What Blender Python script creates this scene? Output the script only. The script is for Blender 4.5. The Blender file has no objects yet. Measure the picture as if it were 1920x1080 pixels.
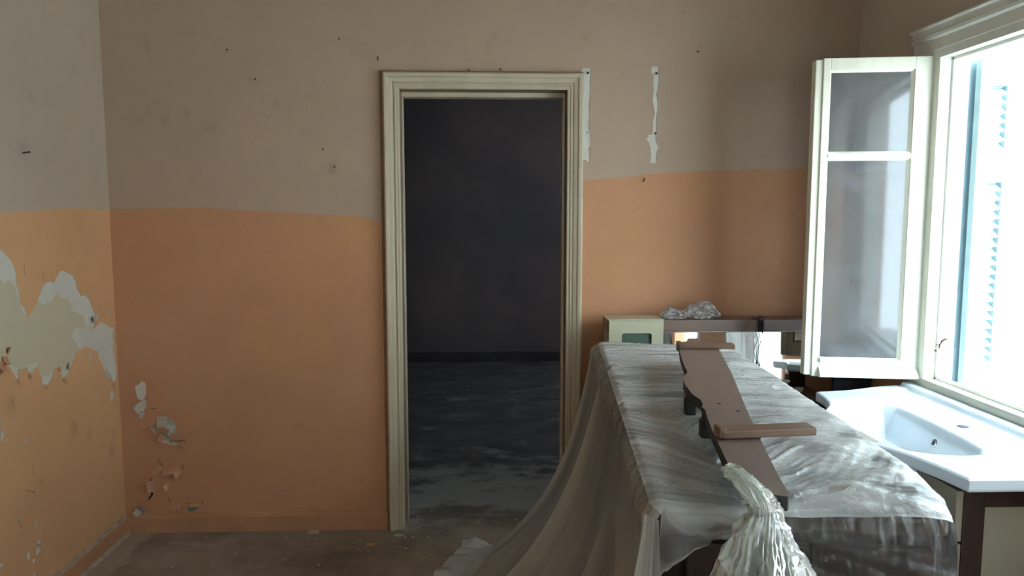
import bpy, bmesh, math, random
import numpy as np
from math import sin, cos, tan, radians as R, pi
from mathutils import Vector, Matrix
from mathutils.geometry import delaunay_2d_cdt
random.seed(7)
SC = bpy.context.scene
COL = SC.collection

# ------------------------------------------------------------------ camera, world, lights, exposure
FPX, CAMH, YAW, PITCH = 1420.0, 1.55, 2.2, 5.83
cd = bpy.data.cameras.new('camera'); cam = bpy.data.objects.new('camera', cd); COL.objects.link(cam)
cam.location = (0, 0, CAMH); cam.rotation_euler = (R(90 - PITCH), 0, R(-YAW))
cd.sensor_width = 36; cd.lens = 36 * FPX / 1920; cd.clip_start = 0.02; cd.clip_end = 200
SC.camera = cam

w = bpy.data.worlds.new('sky'); SC.world = w; w.use_nodes = True
bg = w.node_tree.nodes['Background']
bg.inputs[0].default_value = (0.72, 0.90, 1.0, 1); bg.inputs[1].default_value = 13.5

def area_portal(name, loc, rot, sx, sy):
    l = bpy.data.lights.new(name, 'AREA'); l.shape = 'RECTANGLE'; l.size = sx; l.size_y = sy
    l.cycles.is_portal = True
    o = bpy.data.objects.new(name, l); COL.objects.link(o); o.location = loc; o.rotation_euler = rot
area_portal('window_portal', (2.06, 2.18, 1.51), (0, R(90), 0), 1.35, 1.6)
area_portal('added_opening_portal', (2.06, .42, 1.17), (0, R(90), 0), 2.3, .8)  # portal of an unseen opening added to light the lower left
area_portal('balcony_portal', (0.15, -2.06, 1.35), (R(90), 0, 0), .7, 1.9)
fl = bpy.data.lights.new('far_room_fill', 'AREA'); fl.shape = 'RECTANGLE'; fl.size = .7; fl.size_y = 1.1; fl.energy = 9; fl.color = (.9, .95, 1)
fo = bpy.data.objects.new('far_room_fill', fl); COL.objects.link(fo); fo.location = (2.27, 6.2, 1.6); fo.rotation_euler = (0, R(90), 0)   # unseen fill lamp added to lift the dark room; no window there
sun = bpy.data.lights.new('sun', 'SUN'); sun.energy = 6; sun.angle = R(1); sun.color = (1, .96, .9)
so = bpy.data.objects.new('sun', sun); COL.objects.link(so)
so.rotation_euler = Vector((-0.55, 0.25, 1.0)).to_track_quat('Z', 'Y').to_euler()   # from over the roof onto the house across

SC.view_settings.view_transform = 'Standard'; SC.view_settings.look = 'None'
SC.view_settings.gamma = 1; SC.view_settings.use_curve_mapping = False
SC.view_settings.exposure = 0.15

# ------------------------------------------------------------------ reading points off the photograph (true room planes)
_y, _p = R(YAW), R(PITCH)
CF = Vector((sin(_y)*cos(_p), cos(_y)*cos(_p), -sin(_p))); CR = Vector((cos(_y), -sin(_y), 0)); CU = CR.cross(CF)
CC = Vector((0, 0, CAMH))
def ray(x, y): return CF + CR*((x-960)/FPX) - CU*((y-540)/FPX)
def onz(x, y, z): d = ray(x, y); return CC + d*((z-CAMH)/d.z)
def ony(x, y, Y): d = ray(x, y); return CC + d*(Y/d.y)
def onx(x, y, X): d = ray(x, y); return CC + d*(X/d.x)
def onpl(x, y, p0, n): d = ray(x, y); return CC + d*((Vector(p0)-CC).dot(n)/d.dot(n))

# ------------------------------------------------------------------ numpy noise
_rng = np.random.RandomState(3); _tab = _rng.rand(256, 256)*2-1
def vn(x, y, s=0):
    x = np.asarray(x, float)+s*17.31; y = np.asarray(y, float)+s*9.77
    xi = np.floor(x).astype(int); yi = np.floor(y).astype(int); fx = x-xi; fy = y-yi
    fx = fx*fx*fx*(fx*(fx*6-15)+10); fy = fy*fy*fy*(fy*(fy*6-15)+10)
    g = lambda a, b: _tab[a & 255, b & 255]
    return (g(xi, yi)*(1-fx)+g(xi+1, yi)*fx)*(1-fy)+(g(xi, yi+1)*(1-fx)+g(xi+1, yi+1)*fx)*fy
def ridge(x, y, s=0, p=2.0): return (1-np.abs(vn(x, y, s)))**p
def sstep(a, b, x):
    t = np.clip((x-a)/(b-a), 0, 1); return t*t*(3-2*t)

# ------------------------------------------------------------------ materials
def nt(name):
    m = bpy.data.materials.new(name); m.use_nodes = True
    return m, m.node_tree.nodes, m.node_tree.links, m.node_tree.nodes['Principled BSDF']
def mixc(N, L, fac, a, b, mode='MIX'):
    n = N.new('ShaderNodeMix'); n.data_type = 'RGBA'; n.blend_type = mode
    for i, v in ((0, fac), (6, a), (7, b)):
        if hasattr(v, 'is_output'): L.new(v, n.inputs[i])
        else: n.inputs[i].default_value = v if i == 0 else (*v, 1)
    return n.outputs[2]
def noise(N, L, scale, detail=4, rough=.55, vec=None, stretch=None, dist=0):
    n = N.new('ShaderNodeTexNoise'); n.inputs['Scale'].default_value = scale
    n.inputs['Detail'].default_value = detail; n.inputs['Roughness'].default_value = rough
    n.inputs['Distortion'].default_value = dist
    if vec is None:
        g = N.new('ShaderNodeNewGeometry'); vec = g.outputs['Position']
    if stretch:
        mp = N.new('ShaderNodeMapping'); mp.inputs['Scale'].default_value = stretch; L.new(vec, mp.inputs[0]); vec = mp.outputs[0]
    L.new(vec, n.inputs['Vector']); return n.outputs['Fac']
def ramp(N, L, v, stops):
    r = N.new('ShaderNodeValToRGB'); L.new(v, r.inputs[0])
    while len(r.color_ramp.elements) < len(stops): r.color_ramp.elements.new(.5)
    for e, (p, c) in zip(r.color_ramp.elements, stops):
        e.position = p; e.color = (c, c, c, 1) if not hasattr(c, '__len__') else (*c, 1)
    return r.outputs[0]
def bump(N, L, P, h, strength=.3, dist=.01):
    b = N.new('ShaderNodeBump'); b.inputs['Strength'].default_value = strength; b.inputs['Distance'].default_value = dist
    L.new(h, b.inputs['Height']); L.new(b.outputs[0], P.inputs['Normal'])
def simple(name, col, rough=.5, var=.12, scale=8, metal=0, bmp=0, col2=None, stretch=None, spec=.5):
    m, N, L, P = nt(name)
    f = noise(N, L, scale, stretch=stretch)
    c2 = col2 or tuple(c*(1-var) for c in col)
    L.new(mixc(N, L, ramp(N, L, f, ((.35, 0), (.65, 1))), col, c2), P.inputs['Base Color'])
    P.inputs['Roughness'].default_value = rough; P.inputs['Metallic'].default_value = metal
    P.inputs['Specular IOR Level'].default_value = spec
    if bmp: bump(N, L, P, noise(N, L, scale*6), bmp, .004)
    return m

ORANGE = (0.60, 0.31, 0.175); UPPER = (0.50, 0.365, 0.27)
def wall_paint(name, axis, curve, orange=ORANGE, upper=UPPER, lo=-2.0, hi=8.0, smudges=()):
    """two-tone distemper: the height of the line along the wall follows the hand-painted edge"""
    m, N, L, P = nt(name)
    g = N.new('ShaderNodeNewGeometry'); s = N.new('ShaderNodeSeparateXYZ'); L.new(g.outputs['Position'], s.inputs[0])
    mr = N.new('ShaderNodeMapRange'); mr.inputs[1].default_value = lo; mr.inputs[2].default_value = hi
    L.new(s.outputs[axis], mr.inputs[0])
    fc = N.new('ShaderNodeFloatCurve'); L.new(mr.outputs[0], fc.inputs['Value'])
    c = fc.mapping.curves[0]
    pts = [((a-lo)/(hi-lo), (h-1.3)/.6) for a, h in curve]
    c.points[0].location = pts[0]; c.points[-1].location = pts[-1]
    for p in pts[1:-1]: c.points.new(*p)
    for p in c.points: p.handle_type = 'VECTOR'
    fc.mapping.update()
    h = N.new('ShaderNodeMath'); h.operation = 'MULTIPLY_ADD'; L.new(fc.outputs[0], h.inputs[0]); h.inputs[1].default_value = .6; h.inputs[2].default_value = 1.3
    wob = noise(N, L, 22, 3)
    w2 = N.new('ShaderNodeMath'); w2.operation = 'MULTIPLY_ADD'; L.new(wob, w2.inputs[0]); w2.inputs[1].default_value = .012; L.new(h.outputs[0], w2.inputs[2])
    d = N.new('ShaderNodeMath'); d.operation = 'SUBTRACT'; L.new(s.outputs[2], d.inputs[0]); L.new(w2.outputs[0], d.inputs[1])
    st = N.new('ShaderNodeMapRange'); st.inputs[1].default_value = -.0015; st.inputs[2].default_value = .0015; L.new(d.outputs[0], st.inputs[0])
    blot = noise(N, L, 1.3, 6, .6); fine = noise(N, L, 9, 5, .6)
    oc = mixc(N, L, ramp(N, L, blot, ((.3, 0), (.7, 1))), orange, (orange[0]*.86, orange[1]*.82, orange[2]*.8))
    yel = noise(N, L, 2.1, 3)
    oc = mixc(N, L, ramp(N, L, yel, ((.5, 0), (.75, .5))), oc, (.60, .33, .14))
    uc = mixc(N, L, ramp(N, L, blot, ((.3, 0), (.7, 1))), upper, tuple(k*.88 for k in upper))
    col = mixc(N, L, st.outputs[0], oc, uc)
    col = mixc(N, L, ramp(N, L, fine, ((.62, 0), (.8, .25))), col, (.22, .14, .09))
    for p, r_, k in smudges:                       # finger marks and soot stains at their own spots
        dn = N.new('ShaderNodeVectorMath'); dn.operation = 'DISTANCE'; L.new(g.outputs['Position'], dn.inputs[0]); dn.inputs[1].default_value = p
        mm = N.new('ShaderNodeMapRange'); mm.interpolation_type = 'SMOOTHSTEP'; mm.inputs[1].default_value = r_; mm.inputs[2].default_value = r_*.1; mm.inputs[3].default_value = 0; mm.inputs[4].default_value = k*.55
        L.new(dn.outputs['Value'], mm.inputs[0]); mk_ = N.new('ShaderNodeMath'); mk_.operation = 'MULTIPLY'; L.new(mm.outputs[0], mk_.inputs[0]); L.new(ramp(N, L, noise(N, L, 18, 5, .7), ((.35, .15), (.65, 1))), mk_.inputs[1])
        col = mixc(N, L, mk_.outputs[0], col, (.13, .10, .075))
    L.new(col, P.inputs['Base Color']); P.inputs['Roughness'].default_value = .75; P.inputs['Specular IOR Level'].default_value = .25
    a = N.new('ShaderNodeMath'); a.operation = 'MULTIPLY_ADD'; L.new(noise(N, L, 3.5, 3), a.inputs[0]); a.inputs[1].default_value = 2.5; L.new(noise(N, L, 60, 3), a.inputs[2])
    bump(N, L, P, a.outputs[0], .25, .004)
    return m
P715 = ony(715, 417, 3.6)
backcurve = [(ony(a, b, 3.6).x, ony(a, b, 3.6).z-.006) for a, b in ((205, 392), (300, 391), (370, 389), (450, 394), (600, 402), (670, 405), (716, 417), (1088, 338), (1160, 334), (1215, 326), (1300, 321), (1400, 318), (1500, 316), (1640, 312))]
leftcurve = [(-2.0, 1.50)] + sorted([(onx(a, b, -1.73).y, onx(a, b, -1.73).z-.006) for a, b in ((-200, 402), (0, 400), (60, 396), (115, 391), (160, 391), (200, 393))]) + [(4.0, 1.555)]
M = {}
M['back'] = wall_paint('two_tone_paint_back', 0, backcurve, lo=-2, hi=2, smudges=[(tuple(ony(a, b, 3.6)), r_, k) for a, b, r_, k in ((622, 316, .045, .6), (475, 150, .04, .35), (396, 240, .045, .35), (590, 962, .05, .6), (262, 950, .10, .4), (1180, 345, .03, .3))])
M['left'] = wall_paint('two_tone_paint_left', 1, leftcurve, orange=(0.72, .415, .215), upper=(.52, .42, .33), lo=-2, hi=4, smudges=[(tuple(onx(a, b, -1.73)), r_, k) for a, b, r_, k in ((139, 803, .05, .75), (168, 815, .045, .5), (211, 845, .05, .7), (42, 280, .06, .5), (76, 903, .03, .5), (60, 130, .25, .12), (20, 760, .06, .5))])
M['right'] = wall_paint('two_tone_paint_right', 1, [(-2, 1.72), (4, 1.72)], upper=(.62, .52, .43), lo=-2, hi=4)  # upper tone lightened to carry the haze near the window
M['plaster'] = simple('white_plaster_skim', (.68, .65, .57), .8, .1, 9, bmp=.3)
M['cream'] = simple('old_cream_distemper', (.62, .53, .35), .8, .14, 5, bmp=.3, col2=(.58, .52, .38))
M['greyplaster'] = simple('grey_render', (.30, .29, .25), .9, .3, 30, bmp=.5)
M['flake'] = simple('flake_back', (.56, .50, .40), .8, .15, 30, bmp=.3)
M['flake_o'] = simple('flake_orange', (.60, .315, .175), .75, .15, 20, bmp=.2)
M['crack'] = simple('crack_dark', (.05, .035, .025), .9)
M['ceil'] = simple('ceiling_paint', (.60, .55, .48), .85)
M['base'] = simple('skirting_paint', (.56, .28, .15), .75, .2, 6, bmp=.3)
M['basetop'] = simple('lit_ledge_and_lime', (.50, .40, .30), .8, .3, 14)  # pale tone carries the light on the left skirting's ledge
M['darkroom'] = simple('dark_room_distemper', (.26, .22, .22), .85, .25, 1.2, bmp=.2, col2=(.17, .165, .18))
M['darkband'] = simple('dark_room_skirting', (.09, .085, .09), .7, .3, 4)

def chalky(name, base, dirty, chips=True, rough=.45, thr=.66):
    m, N, L, P = nt(name)
    c = mixc(N, L, ramp(N, L, noise(N, L, 3.0, 6, .65, stretch=(3, 3, .7)), ((.4, 0), (.75, .7))), base, dirty)
    if chips:
        c = mixc(N, L, ramp(N, L, noise(N, L, 26, 6, .7), ((thr, 0), (thr+.03, .8))), c, (.28, .24, .19))
    L.new(c, P.inputs['Base Color']); P.inputs['Roughness'].default_value = rough
    bump(N, L, P, noise(N, L, 30, 5, stretch=(1, 1, .25)), .3, .003)
    return m
M['doorpaint'] = chalky('cream_gloss_door_paint', (.57, .49, .36), (.44, .37, .26), thr=.72)
M['sashpaint'] = chalky('cream_window_paint', (.80, .79, .66), (.62, .60, .48), thr=.70)
M['framepaint'] = chalky('white_window_paint', (.80, .80, .72), (.66, .65, .58), thr=.69)
M['shutter'] = simple('pale_blue_shutter_paint', (.50, .66, .70), .5, .1, 12)
M['steel'] = simple('old_steel', (.30, .30, .30), .4, .3, 40, metal=.8)
M['rust'] = simple('rusty_iron', (.10, .065, .045), .7, .4, 60, metal=.4)
M['exterior'] = simple('sunlit_white_render', (.86, .87, .86), .9, .08, 3, bmp=.3)
M['yardgrey'] = simple('grey_yard', (.45, .45, .43), .9)

# floor
m, N, L, P = nt('dusty_cement_floor')
g = N.new('ShaderNodeNewGeometry'); s = N.new('ShaderNodeSeparateXYZ'); L.new(g.outputs['Position'], s.inputs[0])
c = mixc(N, L, ramp(N, L, noise(N, L, 2.2, 8, .65), ((.35, 0), (.65, 1))), (.19, .15, .118), (.36, .295, .235))
c = mixc(N, L, ramp(N, L, noise(N, L, 14, 8, .75), ((.5, 0), (.7, .7))), c, (.36, .30, .24))
c = mixc(N, L, ramp(N, L, noise(N, L, 90, 3, .7), ((.66, 0), (.72, .6))), c, (.42, .38, .31))
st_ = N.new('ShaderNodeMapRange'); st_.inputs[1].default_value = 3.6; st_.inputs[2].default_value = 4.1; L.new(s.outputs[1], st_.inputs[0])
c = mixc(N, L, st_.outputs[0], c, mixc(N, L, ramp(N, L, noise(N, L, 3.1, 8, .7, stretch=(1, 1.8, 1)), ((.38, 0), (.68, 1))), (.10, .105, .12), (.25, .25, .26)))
# plaster dust and lime patches trodden through the doorway
mr = N.new('ShaderNodeMapRange'); mr.inputs[1].default_value = 3.55; mr.inputs[2].default_value = 3.9; L.new(s.outputs[1], mr.inputs[0])
mr2 = N.new('ShaderNodeMapRange'); mr2.inputs[1].default_value = 4.9; mr2.inputs[2].default_value = 3.95; mr2.inputs[3].default_value = .12; L.new(s.outputs[1], mr2.inputs[0])
mu = N.new('ShaderNodeMath'); mu.operation = 'MULTIPLY'; L.new(mr.outputs[0], mu.inputs[0]); L.new(mr2.outputs[0], mu.inputs[1])
ad = N.new('ShaderNodeMath'); ad.operation = 'MULTIPLY_ADD'; L.new(mu.outputs[0], ad.inputs[0]); ad.inputs[1].default_value = .26; L.new(noise(N, L, 3.2, 8, .68, stretch=(1, 1.6, 1)), ad.inputs[2])
c = mixc(N, L, ramp(N, L, ad.outputs[0], ((.60, 0), (.72, .9))), c, (.46, .48, .48))
# pale lime margin where the floor meets the left wall
mg = N.new('ShaderNodeMapRange'); mg.inputs[1].default_value = -1.50; mg.inputs[2].default_value = -1.70; L.new(s.outputs[0], mg.inputs[0])
mg2 = N.new('ShaderNodeMath'); mg2.operation = 'MULTIPLY_ADD'; L.new(noise(N, L, 9, 6, .7), mg2.inputs[0]); mg2.inputs[1].default_value = .9; L.new(mg.outputs[0], mg2.inputs[2])
c = mixc(N, L, ramp(N, L, mg2.outputs[0], ((.85, 0), (1.25, .75))), c, (.44, .38, .29))
L.new(c, P.inputs['Base Color']); P.inputs['Roughness'].default_value = .75
bump(N, L, P, noise(N, L, 25, 8, .7), .5, .01); M['floor'] = m

def wood(name, a, b, rough=.4, axis=(1, 14, 14)):
    m, N, L, P = nt(name)
    L.new(mixc(N, L, ramp(N, L, noise(N, L, 5, 5, .6, stretch=axis, dist=.6), ((.3, 0), (.7, 1))), a, b), P.inputs['Base Color'])
    P.inputs['Roughness'].default_value = rough
    bump(N, L, P, noise(N, L, 12, 4, stretch=axis), .12, .002); return m
M['plank'] = wood('brown_stained_board', (.21, .155, .13), (.17, .12, .10), .36, (10, 1.5, 10))  # base colour greyed and lightened to carry the window's sheen
M['barwood'] = wood('reddish_stained_batten', (.20, .115, .075), (.14, .08, .055), .38, (1.5, 12, 12))
M['darkwood'] = wood('dark_walnut_veneer', (.036, .019, .014), (.024, .013, .010), .38, (14, 14, 1.2))
M['darkwood'].node_tree.nodes['Principled BSDF'].inputs['Specular IOR Level'].default_value = .25
M['toppwood'] = wood('worn_brown_top', (.075, .045, .03), (.055, .032, .022), .4, (12, 1.2, 12))
M['canopy'] = wood('brown_laminate', (.20, .125, .095), (.16, .10, .075), .35, (1.2, 12, 12))
M['navy'] = simple('blue_black_panel', (.035, .035, .055), .6)
M['blackend'] = simple('dark_end_grain', (.018, .018, .02), .7)
M['beige'] = simple('beige_lacquer', (.50, .48, .34), .35, .05, 4)
M['beigelow'] = simple('cream_melamine', (.25, .215, .155), .4, .05, 4)
M['ceramic'] = simple('white_ceramic', (.64, .71, .76), .12, .02, 3, spec=.6)
M['chrome'] = simple('chrome', (.6, .62, .64), .15, .05, 10, metal=1)
M['holedark'] = simple('hole_shade', (.03, .035, .045), .6)
M['greenglass'] = simple('grey_green_glass', (.10, .14, .115), .2, .05, 4)
M['cable'] = simple('black_cable', (.02, .02, .022), .5)
m, N, L, P = nt('mirror_silver'); P.inputs['Base Color'].default_value = (.80, .84, .83, 1); P.inputs['Metallic'].default_value = 1; P.inputs['Roughness'].default_value = .03; M['mirror'] = m

# dirty window glass
m, N, L, P = nt('dusty_glass'); out = N['Material Output']
tr = N.new('ShaderNodeBsdfTransparent'); tr.inputs[0].default_value = (.86, .88, .90, 1)
df = N.new('ShaderNodeBsdfDiffuse'); df.inputs[0].default_value = (.44, .46, .47, 1)
tl = N.new('ShaderNodeBsdfTranslucent'); tl.inputs[0].default_value = (.40, .42, .43, 1)
gl = N.new('ShaderNodeBsdfGlossy'); gl.inputs['Roughness'].default_value = .06
dust = N.new('ShaderNodeMixShader'); dust.inputs[0].default_value = .35; L.new(df.outputs[0], dust.inputs[1]); L.new(tl.outputs[0], dust.inputs[2])
m1 = N.new('ShaderNodeMixShader'); L.new(ramp(N, L, noise(N, L, 5, 7, .7), ((.32, .17), (.72, .40))), m1.inputs[0]); L.new(tr.outputs[0], m1.inputs[1]); L.new(dust.outputs[0], m1.inputs[2])
m2 = N.new('ShaderNodeMixShader'); fr = N.new('ShaderNodeFresnel'); fr.inputs[0].default_value = 1.5
L.new(fr.outputs[0], m2.inputs[0]); L.new(m1.outputs[0], m2.inputs[1]); L.new(gl.outputs[0], m2.inputs[2]); L.new(m2.outputs[0], out.inputs[0]); M['glass'] = m

# thin polythene; the layer's milkiness is stored per vertex in 'milk'
def polythene(name, col=(.86, .855, .83), k=1.0, rough=.3, bscale=55, bstr=.35):
    m, N, L, P = nt(name); out = N['Material Output']
    at = N.new('ShaderNodeAttribute'); at.attribute_name = 'milk'
    sc = N.new('ShaderNodeMath'); sc.operation = 'MULTIPLY'; L.new(at.outputs['Fac'], sc.inputs[0]); sc.inputs[1].default_value = k
    b = N.new('ShaderNodeBump'); b.inputs['Strength'].default_value = bstr; b.inputs['Distance'].default_value = .004
    L.new(noise(N, L, bscale, 4, .6, dist=1.2), b.inputs['Height'])
    tr = N.new('ShaderNodeBsdfTransparent'); tr.inputs[0].default_value = (.93, .93, .92, 1)
    df = N.new('ShaderNodeBsdfDiffuse'); df.inputs[0].default_value = (*col, 1); L.new(b.outputs[0], df.inputs['Normal'])
    tl = N.new('ShaderNodeBsdfTranslucent'); tl.inputs[0].default_value = (*col, 1); L.new(b.outputs[0], tl.inputs['Normal'])
    gl = N.new('ShaderNodeBsdfGlossy'); gl.inputs['Roughness'].default_value = rough; L.new(b.outputs[0], gl.inputs['Normal'])
    a1 = N.new('ShaderNodeMixShader'); a1.inputs[0].default_value = .35; L.new(df.outputs[0], a1.inputs[1]); L.new(tl.outputs[0], a1.inputs[2])
    a2 = N.new('ShaderNodeMixShader'); L.new(sc.outputs[0], a2.inputs[0]); L.new(tr.outputs[0], a2.inputs[1]); L.new(a1.outputs[0], a2.inputs[2])
    fr = N.new('ShaderNodeFresnel'); fr.inputs[0].default_value = 1.33; L.new(b.outputs[0], fr.inputs['Normal'])
    a3 = N.new('ShaderNodeMixShader'); L.new(fr.outputs[0], a3.inputs[0]); L.new(a2.outputs[0], a3.inputs[1]); L.new(gl.outputs[0], a3.inputs[2])
    L.new(a3.outputs[0], out.inputs[0]); return m
M['poly'] = polythene('milky_polythene', rough=.17, bscale=60, bstr=.55)
M['polyknot'] = polythene('bunched_polythene', (.78, .82, .73), rough=.34, bscale=90, bstr=.3)
M['wrap'] = polythene('clear_wrap', (.92, .93, .95), k=1.9, rough=.2, bscale=140, bstr=.8)

# ------------------------------------------------------------------ mesh helpers
class MB:
    def __init__(s): s.v = []; s.f = []; s.mi = []
    def add(s, vs, fs, mi=0):
        o = len(s.v); s.v += [tuple(map(float, v)) for v in vs]; s.f += [tuple(o+i for i in f) for f in fs]; s.mi += [mi]*len(fs); return s
    def box(s, x0, x1, y0, y1, z0, z1, bev=0, mi=0, mat=None):
        bm = bmesh.new(); bmesh.ops.create_cube(bm, size=1)
        for v in bm.verts: v.co = Vector(((x0+x1)/2+v.co.x*(x1-x0), (y0+y1)/2+v.co.y*(y1-y0), (z0+z1)/2+v.co.z*(z1-z0)))
        if bev: bmesh.ops.bevel(bm, geom=bm.edges[:], offset=bev, segments=2, affect='EDGES', profile=.6)
        if mat is not None: bmesh.ops.transform(bm, matrix=mat, verts=bm.verts[:])
        bm.verts.index_update(); s.add([v.co[:] for v in bm.verts], [[v.index for v in f.verts] for f in bm.faces], mi); bm.free(); return s
    def prism(s, poly, fn, d0, d1, bev=0, mi=0):
        """2-D outline extruded from d0 to d1; fn(u, v, d) gives the 3-D point"""
        bm = bmesh.new(); a = [bm.verts.new(fn(u, v, d0)) for u, v in poly]; b = [bm.verts.new(fn(u, v, d1)) for u, v in poly]
        n = len(poly); bm.faces.new(a[::-1]); bm.faces.new(b)
        for i in range(n): bm.faces.new((a[i], a[(i+1) % n], b[(i+1) % n], b[i]))
        bmesh.ops.recalc_face_normals(bm, faces=bm.faces[:])
        if bev: bmesh.ops.bevel(bm, geom=[e for e in bm.edges if len(e.link_faces) == 2 and e.calc_face_angle(0) > .8], offset=bev, segments=2, affect='EDGES', profile=.6)
        bm.verts.index_update(); s.add([v.co[:] for v in bm.verts], [[v.index for v in f.verts] for f in bm.faces], mi); bm.free(); return s
    def tube(s, pts, r, n=8, mi=0):
        pts = [Vector(p) for p in pts]; rs = r if hasattr(r, '__len__') else [r]*len(pts); vs = []; fs = []
        up = Vector((0, 0, 1))
        for i, p in enumerate(pts):
            t = (pts[min(i+1, len(pts)-1)]-pts[max(i-1, 0)]).normalized()
            a = t.cross(up if abs(t.z) < .9 else Vector((1, 0, 0))).normalized(); b = t.cross(a)
            for k in range(n):
                q = 2*pi*k/n; vs.append(p+(a*cos(q)+b*sin(q))*rs[i])
        for i in range(len(pts)-1):
            for k in range(n): fs.append((i*n+k, i*n+(k+1) % n, (i+1)*n+(k+1) % n, (i+1)*n+k))
        fs.append(tuple(range(n-1, -1, -1))); fs.append(tuple((len(pts)-1)*n+k for k in range(n)))
        return s.add(vs, fs, mi)
    def sweep(s, prof, path, mi=0, closed=False):
        """mitred frame: prof = [(across, out)], path = [(point, across_dir_miter)], out axis per call"""
        pass
def wloc(o):
    v = Vector((0, 0, 0))
    while o: v = v+o.location; o = o.parent
    return v
def mk(name, mb, mats, parent=None, smooth=False, loc=None, attrs=None, auto=None):
    base = wloc(parent) if parent else Vector((0, 0, 0))
    loc = Vector(loc) if loc is not None else Vector((0, 0, 0))
    org = base+loc
    me = bpy.data.meshes.new(name); me.from_pydata([(x-org.x, y-org.y, z-org.z) for x, y, z in mb.v], [], mb.f)
    if not isinstance(mats, (list, tuple)): mats = [mats]
    for m in mats: me.materials.append(m)
    me.polygons.foreach_set('material_index', mb.mi)
    if smooth: me.polygons.foreach_set('use_smooth', [True]*len(me.polygons))
    if attrs is not None:
        a = me.attributes.new('milk', 'FLOAT', 'POINT'); a.data.foreach_set('value', np.asarray(attrs, dtype=np.float32))
    me.update()
    if auto: me.set_sharp_from_angle(angle=R(auto))
    o = bpy.data.objects.new(name, me); COL.objects.link(o); o.location = loc
    if parent: o.parent = parent
    return o
def tag(o, label=None, cat=None, group=None, kind=None):
    if label: o['label'] = label
    if cat: o['category'] = cat
    if group: o['group'] = group
    if kind: o['kind'] = kind
    return o
def thing(name, label, cat, loc=(0, 0, 0), group=None):
    o = bpy.data.objects.new(name, None); COL.objects.link(o); o.location = loc; o.empty_display_size = .1
    return tag(o, label, cat, group)
def struct(name, mb, mats, **k): return tag(mk(name, mb, mats, **k), kind='structure')
def gridmb(X, Y, Z, mb=None, mi=0):
    n, m_ = X.shape; mb = mb or MB()
    vs = np.stack([X.ravel(), Y.ravel(), Z.ravel()], 1)
    fs = [(i*m_+j, i*m_+j+1, (i+1)*m_+j+1, (i+1)*m_+j) for i in range(n-1) for j in range(m_-1)]
    o = len(mb.v); mb.v += [tuple(v) for v in vs.tolist()]; mb.f += [tuple(o+i for i in f) for f in fs]; mb.mi += [mi]*len(fs)
    return mb

# ------------------------------------------------------------------ room shell
XL, XR, YB, YF, ZC = -1.73, 1.78, 3.6, -1.9, 3.15
DX0, DX1, DZ = ony(748, 500, YB).x, ony(1063, 500, YB).x, ony(900, 168, YB).z      # doorway
DX0 = ony(748.5, 170, YB).x; DX1 = ony(1063.5, 180, YB).x
WT = .15                                                                             # wall with the door
WY0, WY1, WZ0, WZ1 = 1.55, 2.965, .845, 2.165                                        # rough window opening
def pip(x, y, poly):
    c = False; j = len(poly)-1
    for i in range(len(poly)):
        a, b = poly[i], poly[j]
        if (a[1] > y) != (b[1] > y) and x < (b[0]-a[0])*(y-a[1])/(b[1]-a[1])+a[0]: c = not c
        j = i
    return c
def jag(poly, amp, n=2, seed=1):
    rr = random.Random(seed)
    for k in range(n):
        out = []
        for i in range(len(poly)):
            a = poly[i]; b = poly[(i+1) % len(poly)]; out.append(a)
            dx, dy = b[0]-a[0], b[1]-a[1]; l = math.hypot(dx, dy)
            if l < .006: continue
            o = rr.uniform(-1, 1)*amp*l; out.append(((a[0]+b[0])/2-dy/l*o, (a[1]+b[1])/2+dx/l*o))
        poly = out
    return poly
def film_wall(outer, holes, peels, fn, depth, side_mi=1):
    """paint film with real holes: outer outline minus holes (through) and peels (shallow recess with a rim)"""
    vs = []; edges = []; 
    for pl in [outer]+holes+peels:
        o = len(vs); vs += [Vector(p) for p in pl]; edges += [(o+i, o+(i+1) % len(pl)) for i in range(len(pl))]
    V, E, F, _, _, _ = delaunay_2d_cdt(vs, edges, [], 0, 1e-6)
    mb = MB(); fs = []
    for f in F:
        cx = sum(V[i].x for i in f)/3; cy = sum(V[i].y for i in f)/3
        if not pip(cx, cy, outer) or any(pip(cx, cy, h) for h in holes) or any(pip(cx, cy, h) for h in peels): continue
        fs.append(tuple(f))
    mb.add([fn(v.x, v.y, 0) for v in V], fs, 0)
    for pl in peels:
        n = len(pl); mb.add([fn(a, b, 0) for a, b in pl]+[fn(a, b, depth) for a, b in pl], [(i, (i+1) % n, n+(i+1) % n, n+i) for i in range(n)], side_mi)
    return mb
def patch(poly, inner, fn, depth):
    vs = []; edges = []
    for pl in [poly]+inner:
        o = len(vs); vs += [Vector(p) for p in pl]; edges += [(o+i, o+(i+1) % len(pl)) for i in range(len(pl))]
    V, E, F, _, _, _ = delaunay_2d_cdt(vs, edges, [], 0, 1e-6)
    mb = MB(); mb.add([fn(v.x, v.y, depth) for v in V], [], 0)
    for f in F:
        cx = sum(V[i].x for i in f)/3; cy = sum(V[i].y for i in f)/3
        if not pip(cx, cy, poly): continue
        mb.f.append(tuple(f)); mb.mi.append(1 if any(pip(cx, cy, h) for h in inner) else 0)
    return mb

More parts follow.
